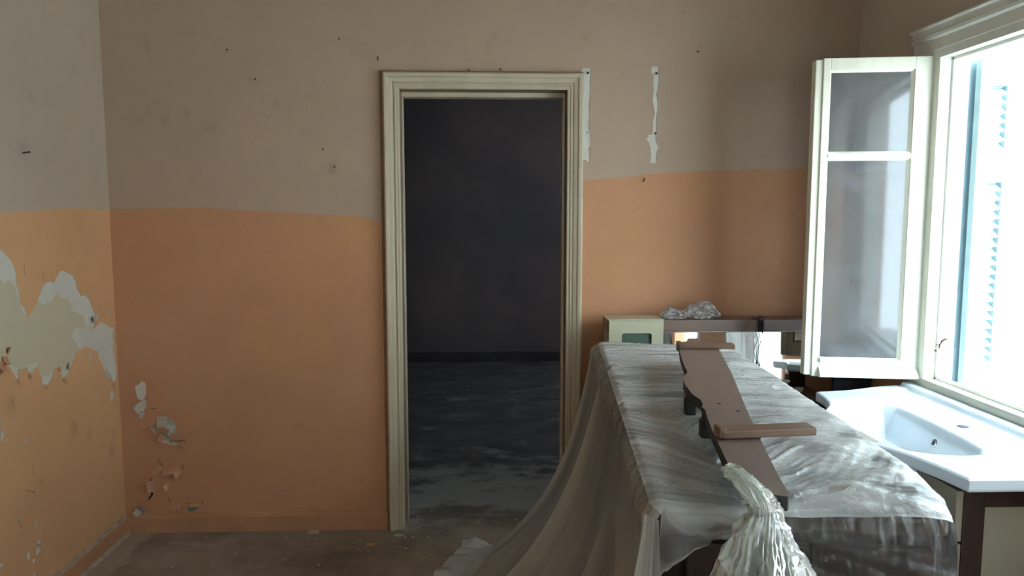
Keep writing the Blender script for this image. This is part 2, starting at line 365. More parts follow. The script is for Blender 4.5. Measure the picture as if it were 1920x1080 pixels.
# --- left wall (plane x = XL); 2-D coords (y, z)
Lp = lambda x, y: (lambda p: (min(p.y, YB-.004), p.z))(onx(x, y, XL))
Z5 = lambda x, y: Lp(x/3.376, 440+y/3.376)
Z6 = lambda x, y: Lp(x/3.177, 740+y/3.177)
peelL = [Z5(*p) for p in [(-260, 60), (-120, 20), (-60, 70), (0, 90), (20, 95), (30, 120), (60, 150), (80, 190), (95, 230), (103, 270), (103, 300), (125, 370), (135, 430), (155, 460), (165, 490), (175, 525), (185, 520), (205, 490), (225, 460), (240, 420), (245, 390), (265, 345), (285, 310), (310, 300), (345, 305), (355, 270), (375, 235), (400, 228), (430, 240), (465, 260), (485, 300), (487, 330), (500, 360), (512, 388), (530, 388), (537, 375), (560, 400), (575, 430), (585, 465), (597, 490), (605, 520), (592, 600), (620, 570), (650, 555), (690, 580), (718, 588), (716, 650), (718, 700), (726, 770), (734, 830), (738, 900), (730, 930), (715, 930), (700, 890), (670, 880), (655, 840), (635, 800), (622, 760), (622, 735), (600, 735), (560, 715), (540, 705), (520, 720), (480, 740), (465, 790), (435, 850), (440, 870), (420, 900), (410, 935), (395, 925), (390, 880), (375, 860), (345, 840), (330, 900), (320, 930), (300, 965), (280, 960), (265, 900), (245, 850), (240, 825), (215, 850), (210, 885), (185, 870), (170, 840), (120, 850), (118, 900), (110, 930), (90, 880), (70, 850), (40, 820), (30, 840), (0, 850), (-120, 880), (-260, 800)]]
creamL = [Z5(*p) for p in [(-250, 240), (0, 275), (30, 315), (60, 290), (88, 310), (122, 400), (140, 455), (160, 500), (176, 530), (190, 522), (225, 465), (242, 420), (300, 432), (325, 425), (345, 385), (365, 375), (400, 405), (430, 395), (450, 430), (465, 490), (500, 505), (540, 520), (545, 560), (520, 605), (470, 600), (460, 650), (490, 685), (500, 715), (478, 745), (455, 800), (430, 860), (340, 830), (310, 900), (275, 900), (240, 810), (170, 830), (100, 850), (40, 815), (-250, 780)]]
peelL = jag(peelL, .16, 1, 4); creamL = jag(creamL, .2, 2, 5)
def blob(c, rx, rz, seed, n=9, back=False):
    rr = random.Random(seed); return [(c[0]+rx*cos(2*pi*i/n)*rr.uniform(.55, 1.2), c[1]+rz*sin(2*pi*i/n)*rr.uniform(.55, 1.2)) for i in range(n)]
smallL = []
for i, (x, y, rx, rz) in enumerate([(15, 250, .012, .02), (45, 272, .006, .01), (158, 270, .009, .012), (115, 312, .005, .01), (127, 658, .006, .010), (218, 780, .008, .011), (232, 880, .012, .018), (228, 925, .014, .02), (170, 960, .013, .02), (200, 992, .009, .011), (10, 1015, .012, .008), (675, 658, .006, .006), (305, 1055, .012, .006), (620, 773, .004, .004), (205, 1072, .01, .008), (112, 745, .004, .013), (203, 590, .004, .011), (575, 818, .003, .01), (78, 40, .002, .02), (0, 160, .004, .012), (8, 190, .005, .02)]):
    smallL.append(blob(Z6(x, y), rx, rz, 20+i))
smallL.append(blob(Z5(708, 1022), .024, .026, 77, 11))
smallL.append([Z5(*p) for p in [(604, 515), (622, 500), (618, 540), (606, 560)]])
smallL.append([Z5(*p) for p in [(568, 735), (573, 735), (577, 812), (571, 812)]])
outerL = [(YF, 0), (YB, 0), (YB, ZC), (YF, ZC)]
FL = lambda a, b, d: (XL-d, a, b)
wl = struct('wall_left', film_wall(outerL, [], [peelL]+smallL, FL, .003), [M['left'], M['plaster']])
tag(mk('exposed_plaster', patch(peelL, [creamL], FL, .003), [M['plaster'], M['cream']], wl), 'white and cream plaster laid bare by peeling paint')
for p in smallL: mk('exposed_plaster', patch(p, [], FL, .003), [M['plaster']], wl)
mk('masonry', MB().box(XL-.15, XL-.004, YF-.15, YB+.1, -.0, ZC), M['greyplaster'], wl)

# --- back wall (plane y = YB); 2-D coords (x, z)
Bp = lambda x, y: (lambda p: (p.x, p.z))(ony(x, y, YB))
B5 = lambda x, y: Bp(x/3.376, 440+y/3.376)
B6 = lambda x, y: Bp(x/3.177, 740+y/3.177)
B7 = lambda x, y: Bp(680+x/3.31, 80+y/3.31)
peelsB = [
 [B5(*p) for p in [(862, 955), (880, 945), (900, 925), (918, 935), (925, 965), (928, 1000), (915, 1035), (905, 1050), (880, 1045), (868, 1020), (858, 985)]],
 [B6(*p) for p in [(826, 46), (850, 40), (876, 44), (872, 60), (862, 85), (858, 105), (846, 142), (832, 138), (820, 118), (800, 92), (795, 76), (802, 60)]],
 [B6(*p) for p in [(930, 130), (965, 128), (1000, 134), (1035, 170), (1050, 205), (1058, 228), (1030, 226), (1015, 240), (1000, 262), (1030, 285), (1060, 288), (1095, 280), (1115, 305), (1100, 312), (1060, 300), (1020, 300), (968, 288), (950, 260), (955, 238), (985, 222), (960, 185), (935, 160)]],
 [B6(*p) for p in [(972, 452), (985, 466), (1020, 470), (1060, 474), (1055, 480), (990, 480), (976, 474)]],
 [B6(*p) for p in [(1118, 652), (1150, 654), (1200, 652), (1192, 664), (1160, 690), (1130, 700), (1115, 696)]],
 [B6(*p) for p in [(795, 650), (812, 664), (832, 664), (850, 682), (872, 698), (858, 712), (840, 720), (810, 738), (792, 732), (826, 712), (818, 690)]],
 [B6(*p) for p in [(894, 482), (902, 505), (908, 540), (912, 575), (908, 602), (880, 630), (895, 600), (890, 560), (890, 520)]],
 [B7(*p) for p in [(1352, 185), (1372, 157), (1414, 155), (1410, 250), (1409, 330), (1404, 380), (1408, 440), (1404, 500), (1410, 560), (1416, 640), (1402, 655), (1410, 700), (1406, 748), (1396, 738), (1384, 728), (1358, 722), (1352, 600), (1352, 400)]],
 [B7(*p) for p in [(1795, 150), (1834, 148), (1838, 200), (1834, 280), (1832, 360), (1826, 450), (1826, 520), (1822, 572), (1826, 620), (1842, 650), (1828, 675), (1824, 748), (1786, 746), (1792, 690), (1790, 660), (1776, 620), (1758, 598), (1774, 590), (1772, 570), (1800, 568), (1804, 480), (1808, 400), (1800, 360), (1808, 290), (1808, 200), (1790, 172)]],
]
peelsB = [jag(p, .14, 1, 30+i) for i, p in enumerate(peelsB)]
CAS = .074
outerB = [(XL, 0), (XR, 0), (XR, ZC), (XL, ZC)]
hole = [(DX0-.012, -.01), (DX1+.012, -.01), (DX1+.012, DZ+.012), (DX0-.012, DZ+.012)]
FB = lambda a, b, d: (a, YB+d, b)
ho = [(DX0-.012, 0), (DX1+.012, 0), (DX1+.012, DZ+.012), (DX0-.012, DZ+.012)]
outerB = [(XL, 0), (DX0-.012, 0), (DX0-.012, DZ+.012), (DX1+.012, DZ+.012), (DX1+.012, 0), (XR, 0), (XR, ZC), (XL, ZC)]
wb = struct('wall_back', film_wall(outerB, [], peelsB, FB, .003), [M['back'], M['plaster']])
for i, p in enumerate(peelsB):
    mk('exposed_plaster', patch(p, [], FB, .003), [M['greyplaster'] if i in (3, 4, 5) else M['crack'] if i == 6 else M['plaster']], wb)
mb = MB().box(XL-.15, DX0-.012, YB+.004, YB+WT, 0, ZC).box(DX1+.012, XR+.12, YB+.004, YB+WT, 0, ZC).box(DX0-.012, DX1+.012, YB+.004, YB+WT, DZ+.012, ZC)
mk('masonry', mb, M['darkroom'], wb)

# --- right wall with the window opening and an unseen one added for light
mb = MB()
for a in ((YF-.15, .07, 0, ZC), (.07, .77, 2.32, ZC), (.77, WY0, 0, ZC), (WY1, YB+.1, 0, ZC), (WY0, WY1, 0, WZ0), (WY0, WY1, WZ1, ZC)):
    mb.box(XR, XR+.115, a[0], a[1], a[2], a[3])
struct('wall_right', mb, M['right'])
# --- front wall behind the camera with a balcony door opening
mb = MB()
for a in ((XL-.15, -.2, 0, ZC), (.5, XR+.12, 0, ZC), (-.2, .5, 2.3, ZC), (-.2, .5, 0, .4)):
    mb.box(a[0], a[1], YF-.15, YF, a[2], a[3])
struct('wall_front', mb, M['right'])
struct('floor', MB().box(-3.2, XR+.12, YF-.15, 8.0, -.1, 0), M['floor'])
mb = MB().box(XL-.15, XR+.12, YF-.15, YB+WT, ZC, ZC+.12)
struct('ceiling', mb, M['ceil'])
A, B_ = np.meshgrid(np.linspace(0, 1, 90), np.linspace(0, 1, 12), indexing='ij')
m, N, L, P = nt('sheer_curtain'); P.inputs['Base Color'].default_value = (.85, .86, .85, 1); P.inputs['Roughness'].default_value = .9
cu = N.new('ShaderNodeBsdfTranslucent'); cu.inputs[0].default_value = (.85, .87, .86, 1); cx_ = N.new('ShaderNodeMixShader'); cx_.inputs[0].default_value = .6
L.new(P.outputs[0], cx_.inputs[1]); L.new(cu.outputs[0], cx_.inputs[2]); L.new(cx_.outputs[0], N['Material Output'].inputs[0]); M['curtain'] = m
cur = MB(); o_ = A*.8-.25
vs_ = np.stack([o_.ravel(), (YF+.05+.03*np.sin(A*48+vn(A*9, B_, 5))+.012*vn(A*30, B_*2, 6)).ravel(), (2.34-B_*2.1).ravel()], 1)
cur.add(vs_.tolist(), [(i*12+j, i*12+j+1, (i+1)*12+j+1, (i+1)*12+j) for i in range(89) for j in range(11)])
tag(mk('curtain', cur, M['curtain'], smooth=True, loc=(.15, YF+.05, .24)), 'sheer white curtain at the balcony door, seen only in the mirror', 'curtain')
# --- the dark room beyond the doorway
YD = 7.72
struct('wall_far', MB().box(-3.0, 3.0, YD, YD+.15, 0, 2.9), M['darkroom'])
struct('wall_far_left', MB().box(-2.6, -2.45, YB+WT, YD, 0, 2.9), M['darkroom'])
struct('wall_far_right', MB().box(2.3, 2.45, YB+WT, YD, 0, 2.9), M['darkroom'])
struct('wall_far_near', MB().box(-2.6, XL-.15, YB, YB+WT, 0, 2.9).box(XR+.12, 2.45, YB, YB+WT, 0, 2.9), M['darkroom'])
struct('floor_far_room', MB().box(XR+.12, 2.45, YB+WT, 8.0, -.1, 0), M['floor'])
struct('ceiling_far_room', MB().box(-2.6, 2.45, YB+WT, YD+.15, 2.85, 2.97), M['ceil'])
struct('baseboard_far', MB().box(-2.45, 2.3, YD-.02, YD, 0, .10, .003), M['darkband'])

# skirtings, painted in with the wall, left top edge paler for the light on its ledge
BH = .087
def skirt(name, prof_pts, fn, d0, d1):
    mb = MB(); mb.prism(prof_pts, fn, d0, d1)
    return mb
mb = MB().prism([(0, 0), (.016, 0), (.016, BH-.014), (.012, BH-.004), (0, BH-.004)], lambda u, v, d: (d, YB-u, v), XL, DX0-CAS-.012)
b = struct('baseboard_back', mb, M['base'])
mk('top_edge', MB().prism([(.0, BH-.006), (.0135, BH-.006), (.009, BH+.001), (0, BH+.003)], lambda u, v, d: (d, YB-u, v), XL, DX0-CAS-.012), M['base'], b)
mb = MB().prism([(0, 0), (.016, 0), (.016, BH-.014), (.012, BH-.004), (0, BH-.004)], lambda u, v, d: (d, YB-u, v), DX1+CAS+.01, XR)
struct('baseboard_back_right', mb, M['base'])
mb = MB().prism([(0, 0), (.016, 0), (.016, BH-.014), (.012, BH-.004), (0, BH-.004)], lambda u, v, d: (XL+u, d, v), YF, YB)
b = struct('baseboard_left', mb, M['base'])
mk('top_edge', MB().prism([(.0, BH-.006), (.0145, BH-.008), (.010, BH+.001), (0, BH+.004)], lambda u, v, d: (XL+u, d, v), YF, YB), M['basetop'], b)
mk('lime_line', MB().prism([(.0, 0), (.03, 0), (.024, .006), (.0165, .012), (0, .012)], lambda u, v, d: (XL+u, d, v), YF, YB), M['basetop'], b)

# --- door frame: mitred mouldings round three sides
def mitre_frame(prof, x0, x1, z0, z1, fn, bottom=False):
    """prof (t, o): t = distance outside the opening edge, o = proud of the wall"""
    mb = MB(); n = len(prof); rings = []
    cor = [(x0, z0, -1, 0), (x0, z1, -1, 1), (x1, z1, 1, 1), (x1, z0, 1, 0)]
    if bottom: cor = [(x0, z0, -1, -1), (x0, z1, -1, 1), (x1, z1, 1, 1), (x1, z0, 1, -1)]
    for cx, cz, sx, sz in cor: rings.append([fn(cx+sx*t, cz+sz*t, o) for t, o in prof])
    vs = [p for r_ in rings for p in r_]; fs = []
    k = len(rings)
    for i in range(k if bottom else k-1):
        j = (i+1) % k
        for a in range(n-1): fs.append((i*n+a, j*n+a, j*n+a+1, i*n+a+1))
    mb.add(vs, fs); return mb
door = tag(thing('door_1', None, None, ((DX0+DX1)/2, YB, 0)), kind='structure')
prof = [(0, 0), (0, .010), (.004, .013), (.014, .013), (.016, .018), (.021, .020), (.024, .014), (.028, .014), (.031, .020), (.044, .027), (.049, .027), (.052, .034), (.060, .038), (.067, .038), (.070, .030), (CAS, .028), (CAS, 0)]
FD = lambda a, b_, o: (a, YB-o, b_)
mk('casing', mitre_frame(prof, DX0, DX1, 0, DZ, FD), M['doorpaint'], door, auto=35)
M['fillet'] = simple('shadow_gap_fillet', (.30, .16, .09), .7, .3, 8)  # wall orange darkened: shadow gap beside the casing put into the colour
mk('fillet', MB().box(DX0-CAS-.016, DX0-CAS+.001, YB-.011, YB, 0, DZ+CAS+.008, .003).box(DX0-CAS-.016, DX1+CAS, YB-.011, YB, DZ+CAS-.001, DZ+CAS+.008, .003), M['fillet'], door)
mb = MB().box(DX0-.012, DX0, YB-.002, YB+WT+.01, 0, DZ+.012, .001).box(DX1, DX1+.012, YB-.002, YB+WT+.01, 0, DZ+.012, .001).box(DX0-.012, DX1+.012, YB-.002, YB+WT+.01, DZ, DZ+.012, .001)
M['jambdull'] = simple('dark_jamb_paint', (.26, .19, .125), .6, .2, 6)  # reveals much darker than the casing paint
mk('jamb', mb, [M['jambdull']], door)
mb = MB().box(DX0, DX0+.004, YB+.10, YB+WT+.01, 0, DZ, .001).box(DX1-.010, DX1, YB+.10, YB+WT+.01, 0, DZ, .001).box(DX0, DX1, YB+.085, YB+WT+.01, DZ-.022, DZ, .002)
mk('door_stop', mb, M['doorpaint'], door)

# --- window frame in the right wall
win = tag(thing('window_1', None, None, (XR, (WY0+WY1)/2, WZ0)), kind='structure')
FW = lambda a, b_, o: (XR-o, a, b_)
OY0, OY1, OZ0, OZ1 = WY0+.04, 2.925, .877, 2.138       # clear opening
XJ = ony(1795, 400, 2.925).x
fr_ = MB().box(XR-.002, XJ, OY1, WY1+.001, WZ0, WZ1, .002).box(XR-.002, XJ, WY0, OY0, WZ0, WZ1, .002).box(XR-.002, XJ, OY0, OY1, OZ1, WZ1, .002).box(XR-.002, XJ, OY0, OY1, WZ0, OZ0, .002)
mk('frame', fr_, M['framepaint'], win)
mk('hinge_post', MB().box(XR-.016, XR+.01, OY1+.002, OY1+.03, OZ0-.005, OZ1+.004, .005), M['sashpaint'], win, smooth=False)
mk('rebate_bead', MB().box(XR+.03, XR+.045, OY1-.012, OY1+.002, OZ0, OZ1, .002).box(XR+.03, XR+.045, OY0, OY1, OZ0, OZ0+.012, .002).box(XR+.03, XR+.045, OY0, OY1, OZ1-.012, OZ1, .002), M['framepaint'], win)
# head casing with mouldings
mb = MB().prism([(0, OZ1), (.016, OZ1), (.018, OZ1+.03), (.020, OZ1+.034), (.020, OZ1+.075), (.032, OZ1+.082), (.034, OZ1+.094), (.026, OZ1+.10), (.030, OZ1+.118), (.044, OZ1+.124), (.044, OZ1+.130), (0, OZ1+.134)], lambda u, v, d: (XR-u, d, v), WY0-.14, 3.105)
mk('head_casing', mb, M['framepaint'], win)
mb = MB().prism([(0, OZ0), (.016, OZ0), (.018, OZ0-.01), (.018, OZ0-.070), (.012, OZ0-.075), (0, OZ0-.075)], lambda u, v, d: (XR-u, d, v), WY0-.14, 3.06)
M['railpaint'] = chalky('worn_rail_paint', (.52, .50, .40), (.40, .37, .29), thr=.64)
mk('bottom_rail', mb, M['railpaint'], win)
mk('side_casing', MB().box(XR-.014, XR, OY1+.03, 3.06, OZ0, OZ1, .003), M['framepaint'], win)
mk('outer_sill', MB().box(XR+.07, XR+.20, WY0-.05, WY1+.06, WZ0-.03, WZ0+.012, .004), M['exterior'], win)
# small iron catch on the far jamb
c0 = ony(1757, 655, OY1)
ct = MB().box(c0.x-.012, c0.x+.014, OY1-.006, OY1, c0.z-.008, c0.z-.002, .001)
ct.tube([c0+Vector((0, -.006, -.006)), c0+Vector((.002, -.012, .02)), c0+Vector((.010, -.014, .036)), c0+Vector((.022, -.014, .044)), c0+Vector((.030, -.012, .040))], [.005, .004, .0045, .004, .003], 6)
ct.tube([c0+Vector((-.008, -.008, .018)), c0+Vector((.006, -.013, .024))], .003, 5)
mk('window_catch', ct, M['rust'], win)
for z in (1.06, 1.86):
    mk('shutter_hinge', MB().tube([(XJ+.012, OY1+.012, z-.05), (XJ+.012, OY1+.012, z+.05)], .005, 8).box(XJ+.002, XJ+.028, OY1+.012, OY1+.018, z-.035, z+.035, .001), M['shutter'], win)

# opened casement sash, standing into the room
HX = XR-.006; ang = math.atan2(.070, .45)                 # free edge a little further back than the hinge
ZS0, ZS1 = .868, 2.152; SW = .428
sash = thing('window_sash', 'open cream-painted window sash with two dusty panes, swung in from the window', 'window sash', (HX, 2.968, ZS0))
def S(u, d, z):                                            # u from hinge to free edge, d thickness away from the camera
    return Vector((HX-u*cos(ang)+d*sin(ang)*0, 2.968+u*sin(ang)+d, z))
def sbox(mb, u0, u1, z0, z1, d0=0, d1=.036, bev=.003):
    t = MB().box(u0, u1, d0, d1, z0, z1, bev)
    mb.add([S(v[0], v[1], v[2]) for v in t.v], [f[::-1] for f in t.f]); return mb
U1, U2 = .075, SW-.034
mk('hinge_stile', sbox(MB(), 0, U1, ZS0, ZS1), M['sashpaint'], sash)
mk('meeting_stile', sbox(sbox(MB(), U2, SW-.006, ZS0, ZS1), SW-.010, SW+.022, ZS0+.004, ZS1-.004, .008, .046, .004), M['sashpaint'], sash)
mk('top_rail', sbox(MB(), U1, U2, ZS1-.048, ZS1), M['sashpaint'], sash)
mk('glazing_bar', sbox(sbox(MB(), U1, U2, 1.757, 1.779, .002), U1, U2, 1.764, 1.772, -.004, .002, .001), M['sashpaint'], sash)
mk('bottom_rail', sbox(MB(), U1, U2, ZS0, ZS0+.072), M['sashpaint'], sash)
dm = MB().prism([(0, ZS0), (-.022, ZS0+.002), (-.024, ZS0+.010), (-.014, ZS0+.030), (0, ZS0+.046)], lambda u, v, d: S(d, u, v), .004, SW-.03)
mk('drip_mould', dm, M['sashpaint'], sash)
def bev_frame(u0, u1, z0, z1):                             # sloping putty line round a pane
    w_ = .010; o = [(u0, z0), (u1, z0), (u1, z1), (u0, z1)]; i = [(u0+w_, z0+w_), (u1-w_, z0+w_), (u1-w_, z1-w_), (u0+w_, z1-w_)]
    return MB().add([S(a, .003, b_) for a, b_ in o]+[S(a, .018, b_) for a, b_ in i], [(k, (k+1) % 4, 4+(k+1) % 4, 4+k) for k in range(4)])
for z0, z1 in ((1.777, ZS1-.046), (ZS0+.070, 1.759)):
    p = mk('pane', sbox(MB(), U1, U2, z0, z1, .017, .020, 0), M['glass'], sash)
    mk('putty', bev_frame(U1-.001, U2+.001, z0, z1), M['sashpaint'], p)
k_ = MB(); c_ = S(U2-.004, -.004, ZS0+.085); k_.tube([c_, c_+Vector((0, -.004, -.02))], [.005, .007], 8)
mk('stay_pin', k_, M['sashpaint'], sash)

# shutter leaf folded out beside the window, louvres in two panels
def shutter_leaf(x0, x1, y0, name_label):
    sh = thing('louvred_shutter', name_label, 'shutter', (x0, y0, .84))
    za, zb = .85, 2.125; th = .034; st = .034
    mk('frame', MB().box(x0, x0+st+.012, y0, y0+th, za, zb, .002).box(x1-st, x1, y0, y0+th, za, zb, .002).box(x0+st+.012, x1-st, y0+.001, y0+th-.001, za, za+.09).box(x0+st+.012, x1-st, y0+.001, y0+th-.001, zb-.10, zb).box(x0+st+.012, x1-st, y0+.001, y0+th-.001, 1.66, 1.78), M['shutter'], sh)
    me = None
    for z0, z1 in ((za+.09, 1.66), (1.78, zb-.10)):
        n = int((z1-z0)/.0345)
        for i in range(n):
            z = z0+(i+.5)*(z1-z0)/n
            if me is None:
                a = MB().box(x0+st+.01, x1-st+.002, -.022, .022, -.003, .003, .001, mat=Matrix.Rotation(R(38), 4, 'X'))
                a.v = [(v[0]-0, v[1], v[2]) for v in a.v]
                sl = MB(); sl.v = [(v[0], v[1]+y0+.017, v[2]+z) for v in a.v]; sl.f = a.f; sl.mi = a.mi
                me = mk('slat', sl, M['shutter'], sh, loc=(0, 0, 0)); zref = z
            else:
                c2 = me.copy(); COL.objects.link(c2); c2.parent = sh; c2.location = (0, 0, z-zref)
    return sh
xa_, xb_ = ony(1823, 400, 2.89).x, ony(1889, 400, 2.89).x
shutter_leaf(xa_, xb_, 2.885, 'pale blue louvred shutter leaf folded open outside the window')
x1_, x2_ = ony(1800, 400, 2.945).x, ony(1830, 400, 2.93).x
e = thing('shutter_board', 'blue-grey plain shutter leaf edge between the window frame and the louvred shutter', 'shutter', (x1_, 2.95, .84))
M['shutterdark'] = simple('shaded_blue_grey_shutter', (.22, .31, .35), .6, .15, 12)  # shade on the leaf edge put into a darker paint colour
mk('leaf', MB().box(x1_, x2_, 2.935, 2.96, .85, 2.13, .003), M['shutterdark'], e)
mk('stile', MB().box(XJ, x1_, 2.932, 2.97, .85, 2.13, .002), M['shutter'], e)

# outside: white house across the lane
struct('ground', MB().box(XR+.13, 12, -8, 14, -1.2, -1.0), M['yardgrey'])
hb = thing('neighbour_house', 'sunlit white rendered house across the lane outside the window', 'house', (5.2, 4, -1.0))
mk('wall', MB().box(5.2, 5.5, -8, 14, -1.0, 4.2), M['exterior'], hb)
mk('ledge', MB().box(5.08, 5.2, -8, 14, 2.0, 2.08, .01), M['exterior'], hb)
mk('plinth', MB().box(5.14, 5.2, -8, 14, -1.0, .35, .01), M['exterior'], hb)

# ------------------------------------------------------------------ cabinet under the sheet
NL, NR, FR, FL_ = Vector((.312, 1.335, 0)), Vector((.848, 1.287, 0)), Vector((.985, 3.02, 0)), Vector((.484, 3.14, 0))
CT = .992
cab = thing('sideboard', 'dark brown wooden sideboard wrapped in milky plastic sheet', 'sideboard', ((NL+FR)/2))
NLb, NLc = Vector((.316, 1.385, 0)), Vector((.36, 1.335, 0))
NS, NT = Vector((.915, 1.52, 0)), Vector((.955, 2.1, 0))
def quad_poly(ins):
    c = (NL+NR+FR+FL_)/4; return [((p-c)*(1-ins)+c) for p in (NLb, NLc, NR, NS, NT, FR, FL_)]
q = quad_poly(.035)
mk('carcass', MB().prism([(p.x, p.y) for p in q], lambda u, v, d: (u, v, d), .04, CT-.03, .004), M['darkwood'], cab)
mk('plinth', MB().prism([(p.x, p.y) for p in quad_poly(.09)], lambda u, v, d: (u, v, d), 0, .045), M['blackend'], cab)
mk('top', MB().prism([(p.x, p.y) for p in quad_poly(.008)], lambda u, v, d: (u, v, d), CT-.034, CT, .008), M['toppwood'], cab)
ex = (q[2]-q[1]).normalized(); ey = Vector((ex.y, -ex.x, 0))
for a0, a1 in ((.02, .49), (.51, .98)):
    L0 = (q[2]-q[1]).length
    P0 = q[1]+ex*L0*a0; P1 = q[1]+ex*L0*a1
    d_ = mk('door', MB().prism([(P0.x, P0.y), (P1.x, P1.y), (P1.x+ey.x*.018, P1.y+ey.y*.018), (P0.x+ey.x*.018, P0.y+ey.y*.018)], lambda u, v, d: (u, v, d), .08, CT-.06, .004), M['darkwood'], cab)
    kx = (P1 if a0 < .3 else P0)+ey*.022+ex*(-.04 if a0 < .3 else .04)
    mk('knob', MB().tube([kx+Vector((0, 0, .6)), kx+ey*.02+Vector((0, 0, .6))], [.008, .013], 10), M['steel'], d_)

# ------------------------------------------------------------------ polythene sheet over it
sheet = thing('plastic_sheet', 'milky wrinkled polythene dust sheet draped over the sideboard to the floor', 'dust sheet', ((NL+FR)/2))
K = Vector((.487, 1.30))
def topedge(v, side):
    """plan position along the long edges; v 0 near .. 1 far; rounded near corner"""
    a, b = (NL, FL_) if side == 0 else (NR, FR)
    return a+(b-a)*v
nv, nu = 420, 120
v1 = np.linspace(0, 1, nv)
# u: -1..0 hanging left side, 0..1 the top, 1..1.25 down the right side
def plan(u, v):
    ax = NL.x+(FL_.x-NL.x)*v; ay = NL.y+(FL_.y-NL.y)*v
    bx = np.interp(v, [0, .05, .14, .38, .7, 1], [.848, .883, .920, .953, .987, 1.003]); by = NR.y+(FR.y-NR.y)*v
    return ax+(bx-ax)*u, ay+(by-ay)*u
def rounded(U, V, r=.055):
    a, b = U*.55, V*1.80; px_, py_ = np.maximum(r-a, 0), np.maximum(r-b, 0); m_ = np.maximum(px_, py_); l_ = np.hypot(px_, py_)+1e-9
    k_ = np.where((px_ > 0) & (py_ > 0), m_/l_, 1.0)
    return np.where(px_ > 0, (r-px_*k_)/.55, U), np.where(py_ > 0, (r-py_*k_)/1.80, V)
U, V = np.meshgrid(np.linspace(0, 1, nu), v1, indexing='xy')
X, Y = plan(*rounded(U, V))
# right near corner drawn in a little, left near corner rounded
cr = np.exp(-(V/.10)**2); 
def top_height(X, Y, U, V):
    kx, ky = K
    conv = np.exp(-((Y-ky)/.42)**2)
    sx = np.clip(1-np.abs(X-kx-.02)/.24, 0, 1)
    qv = ky+(Y-ky)*(1+1.5*sx**1.5*conv)+.05*U*(1-conv)+.012*vn(X*9, Y*5, 3)
    h = np.zeros_like(X)
    wq = qv+.010*vn(X*14, Y*8, 4)
    h += .0045*ridge(X*2.6, wq*15, 1, 6)
    h += .0065*ridge(X*3.4+wq*2, wq*27, 2, 7)*(.6+.5*vn(X*3, Y*4, 9))
    h += .0050*ridge(X*5.5-wq*3, wq*50, 5, 6)*(.6+.6*vn(X*5, Y*7, 10))
    h += .0028*ridge(X*9+wq*4, wq*90, 7, 5)
    h += .0020*vn(X*12, wq*95, 6)
    # looser, sharply crumpled clear part to the right of the board, towards the camera
    loose = sstep(.45, .8, U)*sstep(2.15, 1.7, Y)
    wx = X+.008*vn(X*6, Y*6, 11); wy = Y+.008*vn(X*6, Y*6, 12)
    tri = lambda t: np.abs((t % 1.0)*2-1)
    cr_ = np.zeros_like(X)
    for k, (an, fq, am) in enumerate(((20, 5.2, .020), (75, 6.1, .014), (130, 7.7, .013), (160, 10.5, .010), (50, 12.3, .009), (100, 17, .005), (5, 23, .0045), (62, 31, .0028), (145, 38, .0022))):
        cr_ += am*tri((wx*cos(R(an))+wy*sin(R(an)))*fq+.6*vn(X*2.3, Y*2.3, 60+k))*np.clip(.45+1.3*vn(X*4.5, Y*4.5, 70+k), 0, 1)
    h = h*(1-.5*loose)+loose*cr_*.50
    h *= .55+.45*sstep(0, .04, U)
    stk = .55*vn(X*3.5, wq*30, 24)+.45*vn(X*6, wq*70, 25)+.35*vn(X*2.2, wq*13, 26)
    return h*(.35+.65*sstep(1, .9, U))*(.5+.5*sstep(0, .05, V)), loose, stk, cr_
h, loose, stk, cr_ = top_height(X, Y, U, V)
e_l = sstep(0, .03, U); e_r = sstep(1, .97, U); e_n = sstep(0, .012, V)
Z = CT+.005+np.maximum(h, .0)*e_l**.5 - .004*(1-e_l) - .004*(1-e_r) - .005*(1-e_n)
milk = .76+(1-loose)*.22*np.clip(stk*1.6, -1, 1)+loose*(-.12+.30*np.clip(vn(X*8+Y*3, Y*11, 23)*3.0, -1, 1)+4.5*(cr_-cr_.mean()))
# beside the board the sheet has pulled clear of the cabinet top near the front
milk = np.clip(milk, .12, .93)
mbS = gridmb(X, Y, Z)
mil = list(milk.ravel())
# left side falling to the floor
nt_ = 130
T, Vs = np.meshgrid(np.linspace(0, 1, nt_), v1, indexing='xy')
gx = np.interp(v1, [0, .15, .35, .6, .85, 1], [.02, -.10, -.26, -.34, -.20, .02])
gy = np.interp(v1, [0, .15, .35, .6, .85, 1], [1.16, 1.45, 1.85, 2.45, 3.10, 3.42])
tx, ty = X[:, 0].copy(), Y[:, 0].copy()
T_ = T; s_ = T_
# profile: drops steeply, then flares out to the floor
zz = CT-.004 - (CT-.012)*np.clip(T_*1.12, 0, 1)**.96
spread = .30*T_+.70*np.clip(T_, 0, 1)**3.2
Xs = tx[:, None]*(1-spread)+gx[:, None]*spread; Ys = ty[:, None]*(1-spread)+gy[:, None]*spread
lng = Vs*1.9
fold = .75*vn(lng*2.3+.15*T_, T_*.7, 31)+.22*vn(lng*5.3+.4*T_, T_*1.1, 32)+.6*(ridge(lng*1.7, T_*.5, 33, 6)-.3)
amp = .012+.075*T_
crimp = np.exp(-(T_/.035)**1.2)
Xs = Xs-fold*amp-.010*crimp*np.abs(vn(lng*60, T_*9, 35))-.012*sstep(0, .02, T_)
Ys = Ys+.35*fold*amp
Zs = zz+.012*vn(lng*8, T_*5, 36)*sstep(.5, 1, T_)+.0
Zs = np.where(T_ > .93, .004+.016*np.abs(vn(Xs*14, Ys*14, 37))*1.0, Zs)
Zs = np.maximum(Zs, .004)
Zs[:, 0] = Z[:, 0]; Xs[:, 0] = X[:, 0]; Ys[:, 0] = Y[:, 0]
mbS = gridmb(Xs[:, ::-1], Ys[:, ::-1], Zs[:, ::-1], mbS)
